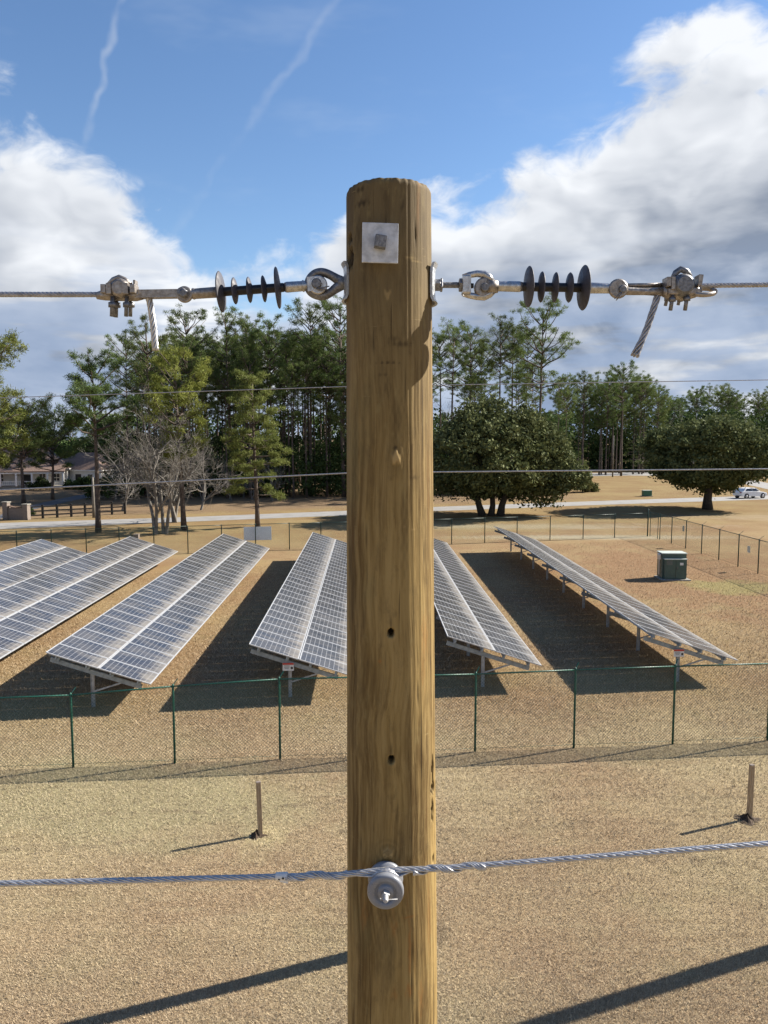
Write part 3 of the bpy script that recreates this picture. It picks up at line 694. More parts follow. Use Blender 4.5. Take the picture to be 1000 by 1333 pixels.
for k in range(14): m.lathe(Wp(576+k*1.5, 371.1), (1, 0, 0), [(0, px(3.6)), (px(.7), px(4.0)), (px(1.4), px(3.6))], 12)
T2(m).build('threaded_bolt', M['dark_steel'], eo)
for x, r, ln in ((565.5, 7.5, 8), (573, 8.8, 3.2), (597.5, 8.6, 4.5)):
    m = MB(); m.lathe(Wp(x, 371.2), (1, 0, 0), [(0, px(r*.92)), (px(.8), px(r)), (px(ln-.8), px(r)), (px(ln), px(r*.92))], 6 if ln != 3.2 else 4, smooth=False, ang0=.4); T2(m).build('nut', M['dark_steel'], eo)
m = MB(); lk = []
for (x, y) in ((603, 361), (611, 358), (621, 356.2), (630, 357), (636, 361), (641, 367)): lk.append(Wp(x, y))
m.tube(lk, [px(3.8), px(4), px(4.4), px(5), px(5), px(4)], 12)
lk = [Wp(x, y) for (x, y) in ((603, 382), (611, 384.5), (621, 386.2), (630, 386.4), (637, 383), (644, 377))]; m.tube(lk, [px(3.8), px(4), px(4.4), px(5), px(5), px(4)], 12)
m.box(Wp(607, 371.5), (px(11), .034, px(24)), bev=.004); T2(m).build('link', M['bright'], eo)
m = MB(); m.lathe(Wp(613, 372), (1, 0, 0), [(0, px(3.4)), (px(3.5), px(3.2))], 10); T2(m).build('bolt_tip', M['ink'], eo)

cl = thing('strain_clamp', 'brownish bolted strain clamp with pulling eye right of the pole', 'wire clamp', Wp(885, 378), 0, 'strain clamps'); T3 = lambda m_: local(m_, Wp(885, 378))
m = MB(); m.tube([Wp(806, 376), Wp(818, 379), Wp(840, 379.8), Wp(866, 379.8)], [px(7), px(5.2), px(4.4), px(6)], 12); m.tube([Wp(817, 371.5, .008), Wp(866, 370.5, .008)], px(2.6), 8)
m.beam(Wp(815, 375.5, .012), Wp(868, 375.5, .012), .006, px(7))
m.tube([Wp(862, 379), Wp(872, 381), Wp(890, 381.5), Wp(904, 379.5), Wp(912, 378)], [px(6), px(9), px(10), px(8), px(5)], 16); T3(m).build('clamp_body', M['cast'], cl)
m = MB(); rg = []
for k in range(25):
    a = 2*math.pi*k/24; rg.append(Wp(916+15*math.cos(a), 379.5-4.2*math.sin(a), math.sin(a)*.021))
m.tube(rg, px(3.3), 10, cap=False); T3(m).build('pulling_eye', M['cast'], cl)
m = MB(); m.lathe(Wp(893, 369.5, -.030), (0, 1, 0), [(0, px(9.5)), (.002, px(11.5)), (.010, px(12)), (.011, px(14)), (.016, px(14.5)), (.030, px(14)), (.044, px(12)), (.05, px(8))], 26)
m.tube([Wp(876, 364, .012), Wp(880, 355, .012), Wp(886, 350.5, .012), Wp(893, 353, .012), Wp(898, 361, .012)], px(4.2), 10); T3(m).build('keeper', M['dark_steel'], cl)
m = MB()
for x, y, h in ((868, 368, 12), (874, 370, 16), (909, 366, 14)): m.box(Wp(x, y, -.010), (px(5.5), .03, px(h)), Matrix.Rotation(.12 if x > 900 else -.05, 3, 'Y'), bev=.0012)
m.box(Wp(886, 381), (px(40), .040, px(9)), bev=.004); T3(m).build('saddle', M['cast'], cl)
for (x, y0, y1, r, dy) in ((868.5, 383, 398, 2.3, .012), (875, 384, 404, 2.6, -.014), (885, 384, 397, 2.2, .014), (894, 383, 404, 2.6, -.014)):
    b = MB(); b.tube([Wp(x+1, y0, dy), Wp(x-2.2, y1, dy)], px(r), 10); b.lathe(Wp(x+.4, y0+3.5, dy), (0, 0, -1), [(0, px(r*1.8)), (px(5), px(r*1.8))], 6); T3(b).build('clamp_bolt', M['dark_steel'], cl)
org = Wp(905, 372); cd = thing('line_conductor', 'bare stranded wire leaving the frame at right', 'power line', org, 0, 'line conductors')
m = MB(); strands(m, [Wp(880, 376), Wp(908, 372), Wp(1045, 370), Wp(1260, 366)], 6, px(1.4), px(1.9), .055, 6, .006); m.tube([Wp(1255, 366), Wp(1255, 366)+Vector((14, 0, -.1))], px(3.2), 6); local(m, org).build('wire', M['old_wire'], cd)
def splay(t, q): return 1+max(0, t-.72)*(2.6 if q in (1, 2) else .8)
m = MB(); strands(m, [Wp(858, 378, .004), Wp(854, 392, .002), Wp(843, 426, 0), Wp(827, 464, -.004)], 6, px(1.55), px(2.9), .11, 6, .005, taper=splay); local(m, org).build('cut_tail', M['old_wire'], cd)

# ------------------------------------------------------------------ spool insulator and neutral cable
SY = PY-.108; s0 = gy(502, 1141, SY); zc = s0.z; sx = s0.x
sp = thing('spool_insulator', 'grey spool insulator bolted low on the front of the pole', 'insulator', (sx, SY, zc))
Ls_ = .066; prof = [(-.004, .012), (.000, .036), (.003, .0395), (.009, .040), (.013, .0385), (.018, .030), (.025, .0262), (.035, .0262), (.042, .030), (.047, .0385), (.050, .0405), (.060, .0405), (.0635, .0385), (.0648, .035), (.0648, .0245), (.0605, .0235), (.0605, .0185), (.0655, .0175), (.0655, .009)]
m = MB(); m.lathe((0, 0, 0), (0, -1, 0), prof, 40); m.build('spool_body', M['porcelain'], sp)
m = MB(); m.lathe((0, -.0655, 0), (0, -1, 0), [(0, .0088), (.002, .0098), (.010, .0098), (.012, .0085)], 4, smooth=False, ang0=.35); m.build('square_nut', M['zinc'], sp)
m = MB(); m.lathe((0, -.06, 0), (0, -1, 0), [(0, .0056), (.032, .0056), (.036, .0040)], 12)
for k in range(7): m.lathe((0, -.078-k*.0018, 0), (0, -1, 0), [(0, .0056), (.0008, .0062), (.0017, .0056)], 12)
m.build('bolt', M['zinc'], sp)
m = MB(); m.tube([(-.010, -.086, .0), (.004, -.087, -.001), (.026, -.086, -.0005)], .0011, 6); m.tube([(-.012, -.086, .002), (-.010, -.0865, -.002)], .0014, 6); m.build('cotter_pin', M['zinc'], sp)

CYc = SY-.030                # cable rests in the groove, on top
zt = zc+.0262+.0072
cL, cR = gy(-30, 1151, CYc), gy(1030, 1096, CYc)
cb = thing('neutral_cable', 'thick twisted silver cable tied across the spool insulator', 'cable', (sx, CYc, zt))
pl_ = [cL+(cL-Vector((sx, CYc, zt)))*1.2, cL, gy(440, 1139.3, CYc), Vector((sx, CYc, zt)), gy(565, 1131.2, CYc), cR, cR+(cR-Vector((sx, CYc, zt)))*1.2]
m = MB(); strands(m, pl_, 6, .0027, .0044, .115, 6, .009); m.tube(pl_, .0030, 6)
m.tube([pl_[0], pl_[0]+Vector((-14, 0, -.3))], .0068, 6); m.tube([pl_[-1], pl_[-1]+Vector((14, 0, .5))], .0068, 6)
local(m, (sx, CYc, zt)).build('stranded_wire', M['alu_wire'], cb)
for (a, b, c) in (((372, 1141.6), (452, 1138.8), 0), ((538, 1133.4), (632, 1127.2), 1)):      # preformed tie legs
    m = MB(); q = [gy(*a, CYc), gy(*b, CYc)]
    for k in range(4): strands(m, q, 1, .0021, .0085, .085 if c == 0 else .078, 6, .004, phase=.55*k+c)
    local(m, (sx, CYc, zt)).build('tie_leg', M['alu_wire'], cb)
m = MB()                     # the tie's loop round the groove
for k in range(3):
    yy = CYc-.008+.0055*k
    top_ = [Vector((sx+x_, yy-.006+abs(x_)*.1, zc+math.sqrt(max(0, .0385**2-x_*x_))+.004*k*0)) for x_ in (-.030, -.018, -.006, .006, .018, .030)]
    m.tube([gy(452, 1138.8, CYc)]+top_+[gy(538, 1133.4, CYc)], .0021, 6)
loop = [Vector((sx+.0288*math.cos(a), CYc, zc+.0288*math.sin(a))) for a in [math.radians(140+k*20) for k in range(14)]]
m.tube(loop, .0021, 6)
local(m, (sx, CYc, zt)).build('tie_loop', M['alu_wire'], cb)
m = MB(); tl = gy(367.5, 1140.9, CYc); m.lathe(tl-Vector((.0145, 0, 0)), (gy(380, 1140.4, CYc)-gy(355, 1141.4, CYc)), [(0, .0076), (.001, .0088), (.026, .0090), (.028, .0076)], 14); m.box(tl+Vector((.004, -.004, -.0095)), (.020, .0008, .006), Matrix.Rotation(.25, 3, 'Y'))
tg = local(m, (sx, CYc, zt)).build('paper_tag', M['white_paint'], cb); tg['label'] = 'small white printed tag wrapped round the cable'
m = MB(); m.lathe(tl+Vector((.003, -.0092, .001)), (0, -1, 0), [(0, .0026), (.0006, .0026)], 12); m.box(tl+Vector((-.006, -.0092, -.002)), (.004, .0006, .003)); local(m, (sx, CYc, zt)).build('print', M['ink'], tg)

# two more wires of the yard, farther off
def yard_wire(a, b, c, Y, r, label):
    p = [gy(*q, Y) for q in (a, b, c)]; d0, d1 = (p[0]-p[1]).normalized(), (p[2]-p[1]).normalized()
    pts = [p[0]+d0*22]+[p[0].lerp(p[1], k/6)-Vector((0, 0, .02*math.sin(math.pi*k/6)*0)) for k in range(6)]+[p[1].lerp(p[2], k/6) for k in range(7)]+[p[2]+d1*22]
    m = MB(); m.tube(pts, r, 6); return tag(local(m, p[1]).build('yard_wire', M['old_wire'], None, p[1]), label, 'wire', 'thin wires behind the pole')
yard_wire((0, 518), (460, 503), (1000, 494.5), 6.2, .0032, 'thin wire crossing the pine crowns behind the pole')
yard_wire((0, 638), (460, 615.5), (1000, 610.5), 4.8, .0042, 'thin wire crossing in front of the oak trunks')

# neighbouring poles of the yard, whose shadows cross the lawn
def yard_pole(x, y, h, r, label):
    m = MB(); m.lathe((0, 0, 0), (0, 0, 1), [(0, r*1.25), (h*.5, r*1.1), (h-.02, r), (h, r*.93)], 24)
    return tag(m.build('yard_pole', M['pole'], None, (x, y, 0)), label, 'utility pole', 'neighbouring wooden poles')
_s = gz(450, 1247); yard_pole(_s.x+.80, _s.y+.80*.383, 7.0, .115, 'wooden pole standing hidden behind the near pole')
_s = gz(1000, 1240); yard_pole(_s.x+3.4, _s.y+3.4*.383, 9.2, .135, 'wooden pole out of view that throws the right-hand shadow')

# ------------------------------------------------------------------ solar tables
TILT = math.radians(18); PW, PL, PITCHY = 1.65, .99, 1.012
def panel_mesh():
    m = MB(); t = .035; fw = .026
    for (c, s) in (((PW/2, fw/2, 0), (PW, fw, t)), ((PW/2, PL-fw/2, 0), (PW, fw, t)), ((fw/2, PL/2, 0), (fw, PL-2*fw, t)), ((PW-fw/2, PL/2, 0), (fw, PL-2*fw, t))): m.box(c, s, mi=0)
    z = t/2-.003; m.add([(fw, fw, z), (PW-fw, fw, z), (PW-fw, PL-fw, z), (fw, PL-fw, z)], [(0, 1, 2, 3)], 1)
    m.add([(fw, fw, z-.006), (PW-fw, fw, z-.006), (PW-fw, PL-fw, z-.006), (fw, PL-fw, z-.006)], [(3, 2, 1, 0)], 2)
    return m.mesh('solar_panel', [M['frame'], M['panel'], M['white_paint']])
PM = panel_mesh(); BRK = MB().box((0, 0, 0), (.08, .06, .20)).mesh('purlin_bracket', M['rack'])
def ibeam(mb, x, y, z0, z1, a=.10, b=.075, t=.009):
    mb.box((x, y, (z0+z1)/2), (a, t, z1-z0)); 
    for s in (-1, 1): mb.box((x+s*a/2, y, (z0+z1)/2), (t, b, z1-z0))
def c_rail(mb, a, b, wd, ht):
    mb.beam(a, b, wd, ht)
def solar_table(xl, y0, n, label, sign=False):
    """xl: left (high) edge at the near end"""
    zl = 1.87; o = thing('solar_table', label, 'solar panels', (xl, y0, 0), math.radians(1.32), 'solar tables in parallel rows')
    rot = Matrix.Rotation(TILT, 3, 'Y'); off = .035
    S = lambda s, y, d=0.: Vector((0, y, zl))+rot @ Vector((s, 0, -d))      # s down the slope, d under the glass
    for k in range(n):
        for h in (0, 1):
            p = obj('solar_panel', PM, o, S(h*(PW+.022), k*PITCHY)); p.rotation_euler = (R.gauss(0, .0009), TILT+R.gauss(0, .0012), 0)
    SL = 2*PW+.022; LN = n*PITCHY
    for s in (.32, 1.28, 2.05, 2.92):            # purlins
        m = MB(); m.beam(S(s, .05, .085), S(s, LN-.05, .085), .05, .12, up=rot @ Vector((0, 0, 1))); m.build('purlin', M['rack'], o)
    y = .30; cnt = max(2, int(round((LN-.6)/3.95))+1); stp = (LN-.6)/(cnt-1)
    for k in range(cnt):
        y = .30+k*stp; sp_ = 1.32; xp = S(sp_, 0).x
        m = MB(); a, b = S(.10, y, .285), S(SL-.28, y, .285); upv = rot @ Vector((0, 0, 1))
        m.beam(a, b, .012, .14, up=upv); m.beam(a+upv*.066+Vector((0, .03, 0)), b+upv*.066+Vector((0, .03, 0)), .06, .008, up=upv); m.beam(a-upv*.066+Vector((0, .03, 0)), b-upv*.066+Vector((0, .03, 0)), .06, .008, up=upv)
        m.build('tilt_beam', M['rack'], o)
        m = MB(); ibeam(m, xp, y+.09, 0, S(sp_, y, .30).z); m.build('post', M['post_steel'], o)
        m = MB(); m.beam((xp+.05, y+.06, .52), S(2.42, y+.06, .34), .045, .045); m.build('brace', M['post_steel'], o)
        for s in (.32, 1.28, 2.05, 2.92): obj('purlin_bracket', BRK, o, S(s+.03, y-.03, .16)).rotation_euler = (0, TILT, 0)
    if sign:
        xp = S(1.32, 0).x; sg = MB(); sg.box((0, 0, 0), (.36, .004, .26)); so = sg.build('warning_sign', M['white_paint'], o, (xp-.04, .22, 1.06)); so['label'] = 'small white warning sign with a red heading'
        h_ = MB(); h_.box((0, -.004, .095), (.352, .003, .06)); h_.build('heading', M['red'], so)
        i_ = MB(); i_.lathe((.115, -.0025, -.04), (0, -1, 0), [(0, .042), (.003, .042)], 10); i_.build('symbol', M['ink'], so)
        i_ = MB()
        for k in range(3): i_.box((-.05, -.0035, .03-.045*k), (.19-.03*k, .002, .014))
        i_.build('small_print', M['ink'], so)
    return o
solar_table(-21.62, 22.2, 27, 'leftmost solar table, only its far end in view')
solar_table(-16.30, 22.6, 28, 'second solar table from the left edge of the photo')
solar_table(-10.36, 23.0, 29, 'third solar table from left, whole near end visible left of the pole')
solar_table(-4.30, 23.95, 29, 'solar table whose lower half is hidden by the wooden pole', True)
solar_table(2.10, 24.95, 30, 'solar table just right of the wooden pole')
solar_table(8.92, 25.55, 31, 'rightmost solar table, showing its row of posts from the high side', True)

# ------------------------------------------------------------------ fences
def chain_mesh(P0, P1, z0, z1a, z1b, r, pitch=.09):
    """diagonal wires between two posts (ground points), as 3-sided rods"""
    P0, P1 = np.array(P0[:2]), np.array(P1[:2]); L = np.linalg.norm(P1-P0); d = (P1-P0)/L; nrm = np.array([-d[1], d[0]])
    hgt = (z1a+z1b)/2-z0; s = np.arange(-hgt, L, pitch); out = []
    for sg in (1, -1):
        a0 = s if sg == 1 else s+hgt; lo = np.zeros_like(s); hi = np.full_like(s, hgt)
        # along-fence position u = a0 + sg*(h) ; clip to [0, L]
        if sg == 1: lo = np.maximum(lo, -a0); hi = np.minimum(hi, L-a0)
        else: lo = np.maximum(lo, a0-L); hi = np.minimum(hi, a0)
        ok = hi-lo > .02; a, lo_, hi_ = a0[ok], lo[ok], hi[ok]
        sc = lambda u: (z1a+(z1b-z1a)*u/L-z0)/hgt
        def pt(h): u = a+sg*h; xy = P0[None]+d[None]*u[:, None]; return np.concatenate([xy, (z0+h*sc(u))[:, None]], 1)
        A, B = pt(lo_), pt(hi_)
        sd = np.array([d[0]*.7071, d[1]*.7071, -sg*.7071])*r; nn = np.array([nrm[0], nrm[1], 0])*r
        nz = nn*(.9*sg)
        ring = [sd+nz*0, -sd*.5+nn*.87, -sd*.5-nn*.87]
        for k in range(3):
            p, q = ring[k], ring[(k+1) % 3]; out.append(np.stack([A+p, A+q, B+q, B+p], 1))
    return np.concatenate(out).reshape(-1, 3)
def fence(name, label, pts, heights, r, mt, mesh_r, arm=None, post_r=.03, twisted=False, rail_m=None, tall=None):
    o = thing(name, label, 'fence', (pts[0][0], pts[0][1], 0)); og = Vector((pts[0][0], pts[0][1], 0)); MV = []
    for i, (p, h) in enumerate(zip(pts, heights)):
        pr = post_r*(1.6 if tall and i in tall else 1); hh = h+(.35 if tall and i in tall else .05); m = MB()
        m.lathe(Vector((p[0], p[1], 0))-og, (0, 0, 1), [(0, pr), (hh-.02, pr), (hh, pr*.75), (hh+.025, 0.001)], 10)
        po = m.build('post', mt, o)
        if arm and not (tall and i in tall):
            a = MB(); b0 = Vector((p[0], p[1], h+.02))-og; a.beam(b0, b0+Vector(arm), .028, .012); a.build('arm', mt, po)
    for i in range(len(pts)-1):
        a, b = Vector((*pts[i][:2], heights[i]))-og, Vector((*pts[i+1][:2], heights[i+1]))-og; m = MB(); 
        m.tube([a, b], r, 8); m.build('top_rail', rail_m or mt, o)
        m = MB(); m.tube([Vector((a.x, a.y, .09)), Vector((b.x, b.y, .09))], .004, 5); m.build('bottom_wire', mt, o)
        c = chain_mesh(a, b, .03, heights[i]+.03, heights[i+1]+.03, mesh_r); MV.append(c)
    mo = obj('chain_link', npmesh('chain_link', np.concatenate(MV), 4, M['mesh_wire']), o); mo['kind'] = 'stuff'
    if twisted:              # coated ties where the mesh is laced to posts and rail
        m = MB()
        for i in range(len(pts)-1):
            a, b = Vector((*pts[i][:2], heights[i]))-og, Vector((*pts[i+1][:2], heights[i+1]))-og; L = (b-a).length; k = 0
            while k*.072 < L:
                q = a.lerp(b, k*.072/L); m.tube([q+Vector((-.03, -.02, .03)), q+Vector((.012, -.022, -.03))], .0045, 4, smooth=False); k += 1
            z = .1
            while z < heights[i]-.05: m.tube([Vector((a.x-.022, a.y-.03, z+.022)), Vector((a.x+.022, a.y-.03, z-.022))], .004, 4, smooth=False); z += .072
        lo_ = m.build('lacing', M['green_dark'], o); lo_['kind'] = 'stuff'
    return o
fx = [-18.4, -15.8, -13.2, -10.6, -7.97, -5.43, -2.73, -.14, 2.45, 5.17, 7.96, 10.7, 13.4, 16.1, 18.8]
fh = [1.85, 1.85, 1.86, 1.87, 1.90, 2.05, 2.16, 2.15, 2.14, 2.18, 2.20, 2.2, 2.2, 2.2, 2.2]
fence('chain_link_fence', 'green chain-link fence in front of the solar tables', [(x, 19.74+.0935*x) for x in fx], fh, .021, M['green_paint'], .0029, (.10, .10, .16), twisted=True)
rp = [gz(23-45*3, 733), gz(23-45*2, 731), gz(23-45, 730)]
rear = [(-42.0, 46.4), (-39.0, 47.6), (-36, 48.7), (-33, 49.9), (-30, 51.1), (-27, 52.3)]
rear += [tuple(gz(x, 728.5-(x-23)*.0372 if x < 400 else 708-(x-588)*.038)[:2]) for x in (23, 68, 113, 156, 201, 245, 289, 333, 377, 418, 462, 505, 546, 588, 631, 673, 716, 759, 800)]
corner = tuple(gz(843, 698)[:2])
fence('chain_link_fence', 'dark chain-link fence along the far side of the solar tables', rear+[corner], [2.0]*(len(rear)+1), .021, M['green_dark'], .0026, None, .036, tall=[len(rear)])
right = [corner]+[(23.0+.05*k, y) for k, y in enumerate((63.6, 61.1, 58.3, 55.5, 52.7, 49.9, 47.3, 44.6, 41.9, 39.2, 36.5, 33.8, 31.1, 28.4, 25.7))]
right = [right[0]]+right[1:]
ro = fence('chain_link_fence', 'dark chain-link fence running towards the viewer at right', [(23.0, 63.6)]+right[2:], [2.12]*(len(right)-1), .021, M['green_dark'], .0024, (.28, 0, .24), .036)
fence('fence_gate', 'short gated length of dark fence at the far right corner', [(corner[0]+.15, corner[1]-.15), (22.95, 63.9)], [2.1, 2.1], .021, M['green_dark'], .0026, None, .03)
# white sheet tied to the far fence, two small yellow plates on the right fence
c_ = gz(335, 716); sb = MB(); sb.box((0, 0, 0), (2.05, .012, 1.02), bev=.004); s_ = sb.build('sign_board', M['sheet'], None, gy(335.5, 694.5, c_.y-.12)); tag(s_, 'pale blank board hung on the far fence', 'board')
s_.rotation_euler = (0, math.radians(-.7), math.radians(8))
for i, (px_, py_) in enumerate(((882, 688), (975, 715))):
    q = gy(px_, py_, 59 if i == 0 else 48.3); m = MB(); m.box((0, 0, 0), (.01, .36, .42)); tag(m.build('fence_plate', M['shrub_light'] if False else M['cabinet_top'], None, (23.15, q.y, q.z)), 'small pale plate on the right fence, %s' % ('nearer its far corner' if i == 0 else 'nearest the photo edge'), 'sign', 'small plates on the right fence')
q = gz(178, 701); m = MB(); m.box((0, 0, .17), (.42, .4, .34), bev=.03); m.box((0, 0, .36), (.46, .44, .05), bev=.01); tag(m.build('utility_box', M['brick'], None, q), 'small tan box on the grass behind the far fence', 'utility box')

# ------------------------------------------------------------------ stakes
def stake(pxx, pyb, pyt, label, lean, spoil):
    b = gz(pxx, pyb); t = gy(pxx, pyt, b.y); o = thing('wooden_stake', label, 'stake', b, 0, 'wooden stakes on the lawn'); h = t.z
    m = MB(); m.box((0, 0, h/2-.05), (.095, .085, h+.10), bev=.006); s = m.build('post', M['stake'], o); s.rotation_euler = (lean[0], lean[1], .35)
    m = MB(); m.box((0, 0, h+.006), (.09, .08, .012)); m.build('cut_end', M['white_paint'] if False else M['brick'], s)
    V = []; n = 28; rings = 7
    mb = MB()
    for i in range(rings):
        for k in range(n):
            a = 2*math.pi*k/n; rr = spoil*(1-i/(rings-1))*(1+.28*math.sin(3*a+1)+.15*math.sin(7*a)); V.append((rr*math.cos(a), rr*math.sin(a)*.8, .13*(i/(rings-1))**1.4*(1+.25*math.sin(5*a+i))-.004+R.uniform(0, .012)))
    mb.add(V, [(i*n+k, i*n+(k+1) % n, (i+1)*n+(k+1) % n, (i+1)*n+k) for i in range(rings-1) for k in range(n)]); 
    d = mb.build('soil_mound', M['soil'], None, b+Vector((-.07, -.05, .0))); tag(d, 'loose dark soil heaped at the foot of the %s stake' % ('left' if pxx < 500 else 'right'), 'soil', 'soil heaps')
    return o
stake(339, 1087, 1018, 'weathered wooden stake in sandy spoil left of the pole', (0, -.02), .17)
stake(975.5, 1066, 996, 'paler wooden stake at the right edge of the lawn', (0, .005), .26)

# ------------------------------------------------------------------ green cabinet
cbp = gz(877, 754.5); o = thing('transformer_cabinet', 'dark green electrical cabinet inside the fence at right', 'cabinet', cbp, math.radians(-2))
m = MB(); m.box((.02, .3, .03), (1.72, 1.5, .07), bev=.01); m.build('concrete_pad', M['concrete'], o)
m = MB(); m.box((0, .45, .82), (1.42, .95, 1.46), bev=.012); m.build('body', M['cabinet'], o)
m = MB(); m.box((0, .45, 1.575), (1.50, 1.03, .05), bev=.01); m.build('lid', M['cabinet_top'], o)
m = MB(); m.box((.02, -.13, .665), (1.28, .24, 1.15), bev=.01); fr = m.build('front_compartment', M['cabinet'], o)
m = MB(); m.box((.02, -.14, 1.262), (1.34, .30, .045), bev=.008); m.build('hood', M['cabinet_top'], fr)
m = MB(); m.box((.02, -.256, .68), (.012, .012, 1.08)); m.build('door_seam', M['ink'], fr)
m = MB(); m.box((.12, -.27, .75), (.03, .04, .16), bev=.006); m.build('handle', M['dark_steel'], fr)
for k in range(6): MB().box((-.35+.0*k, -.252, .95+.045*k), (.34, .012, .02)).build('vent_slat', M['dark_steel'], fr)
MB().box((.36, -.253, .98), (.20, .008, .15)).build('label_plate', M['white_paint'], fr)
for z in (.35, .95):
    m = MB(); m.box((.67, -.2, z), (.03, .03, .12)); m.build('hinge', M['dark_steel'], fr)
m = MB(); m.box((-.80, .30, 1.35), (.16, .3, .34), bev=.01); m.box((-.86, .15, 1.42), (.14, .12, .12), bev=.01); m.box((-.79, .32, .72), (.06, .08, .9)); m.build('meter_box', M['galv'], o)
q = gz(842, 646); o = thing('pad_transformer', 'small low green utility box on the field beyond the road', 'utility box', q)
m = MB(); m.box((0, 0, .45), (1.25, .8, .75), bev=.03); m.build('body', simple('pad_green', (.05, .16, .10), .5, 0, .1, 3), o); m = MB(); m.box((0, 0, .86), (1.3, .85, .06), bev=.01); m.build('lid', M['cabinet_top'], o); m = MB(); m.box((0, 0, .04), (1.5, 1.1, .08)); m.build('pad', M['concrete'], o)

# ------------------------------------------------------------------ car on the road
def car(p, rz):
    o = thing('parked_car', 'white car on the road under the right-hand oak', 'car', p, rz)
    Lh, Wd = 2.25, .90
    low = [(-2.22, .42), (-2.25, .78), (-2.12, 1.0), (-1.2, 1.04), (.75, .98), (1.75, .86), (2.18, .70), (2.25, .42), (1.95, .30), (-1.95, .30)]
    def prism(prof, w0, w1, zs=None):
        n = len(prof); m_ = MB(); V = [(x, -w0, z) for x, z in prof]+[(x, w0, z) for x, z in prof]
        m_.add(V, [tuple(range(n)), tuple(range(2*n-1, n-1, -1))]+[(i, n+i, n+(i+1) % n, (i+1) % n) for i in range(n)]); return m_
    m = prism(low, Wd, Wd); b = m.build('body', M['car'], o); bv = b.modifiers.new('b', 'BEVEL'); bv.width = .07; bv.segments = 2
    top = [(-1.95, 1.03), (-1.45, 1.42), (-.3, 1.50), (.35, 1.44), (1.05, .99)]
    m = MB(); n = len(top); ins = [.86, .72, .70, .70, .84]
    V = [(x, -i_, z) for (x, z), i_ in zip(top, ins)]+[(x, i_, z) for (x, z), i_ in zip(top, ins)]
    m.add(V, [tuple(range(n)), tuple(range(2*n-1, n-1, -1))]+[(i, n+i, n+i+1, i+1) for i in range(n-1)]); c = m.build('cabin', M['car'], o); bv = c.modifiers.new('b', 'BEVEL'); bv.width = .05; bv.segments = 2
    for s in (-1, 1):
        for (x0, x1, x2, x3) in ((-1.55, -1.30, -.42, -.42), (-.34, -.34, .30, .82)):
            m = MB(); y0, y1 = s*.868, s*.735; m.add([(x0, y0, 1.06), (x1, y1, 1.40), (x2, y1-s*.005, 1.42), (x3, y0, 1.05)], [(0, 1, 2, 3) if s < 0 else (3, 2, 1, 0)]); m.build('side_window', M['glass_dark'], c)
        for x in (-1.38, 1.42):
            m = MB(); m.lathe((x, s*.93, .33), (0, -s, 0), [(0, .24), (.01, .31), (.04, .335), (.19, .335), (.21, .30)], 22); wh = m.build('wheel', M['tyre'], o)
            m = MB(); m.lathe((x, s*.945, .33), (0, -s, 0), [(0, .05), (.005, .20), (.03, .22)], 14); m.build('rim', M['bright'], wh)
            m = MB(); m.lathe((x, s*.912, .34), (0, -s, 0), [(0, .40), (.08, .40)], 22); m.build('wheel_arch', M['ink'], o)
        m = MB(); m.box((2.16, s*.62, .70), (.16, .38, .13), bev=.03); m.build('headlight', M['bright'], o)
        m = MB(); m.box((-2.2, s*.66, .84), (.08, .34, .13), bev=.02); m.build('tail_light', M['red'], o)
        m = MB(); m.box((.62, s*.99, 1.06), (.12, .18, .12), bev=.03); m.build('mirror', M['car'], o)
    m = MB(); m.add([(.42, -.66, 1.44), (.42, .66, 1.44), (1.02, .76, 1.03), (1.02, -.76, 1.03)], [(0, 3, 2, 1)]); m.v = [(x+.012, y, z+.02) for x, y, z in m.v]; m.build('windscreen', M['glass_dark'], c)
    return o
M['car'] = simple('white_car_paint', (.80, .81, .82), .2, 0, .03, 1, spec=.6)
cp = gz(976, 648.4); car(Vector((cp.x, cp.y, .012)), math.radians(18))

# ------------------------------------------------------------------ houses, entry wall, board fence
M['siding'] = simple('white_siding', (.72, .71, .68), .7, 0, .08, 2)
M['trim'] = simple('white_trim', (.82, .81, .79), .5, 0, .05, 2)
def hip_roof(m, w_, d_, z0, h, ov=.5, ridge=.45):
    a, b = w_/2+ov, d_/2+ov; r_ = max(0.01, a-b*ridge*2)
    m.add([(-a, -b, z0), (a, -b, z0), (a, b, z0), (-a, b, z0), (-r_, 0, z0+h), (r_, 0, z0+h)], [(0, 1, 5, 4), (1, 2, 5), (2, 3, 4, 5), (3, 0, 4), (3, 2, 1, 0)])
    m.box((0, 0, z0-.09), (2*a-.05, 2*b-.05, .16), mi=1)
def window(par, x, y, z, w_, h_):
    m = MB(); m.box((x, y, z), (w_, .08, h_)); f_ = m.build('window', M['trim'], par)
    for i in (-1, 1):
        for j in (-1, 1): m = MB(); m.box((x+i*w_*.23, y-.045, z+j*h_*.23), (w_*.40, .02, h_*.40)); m.build('pane', M['glass_dark'], f_)
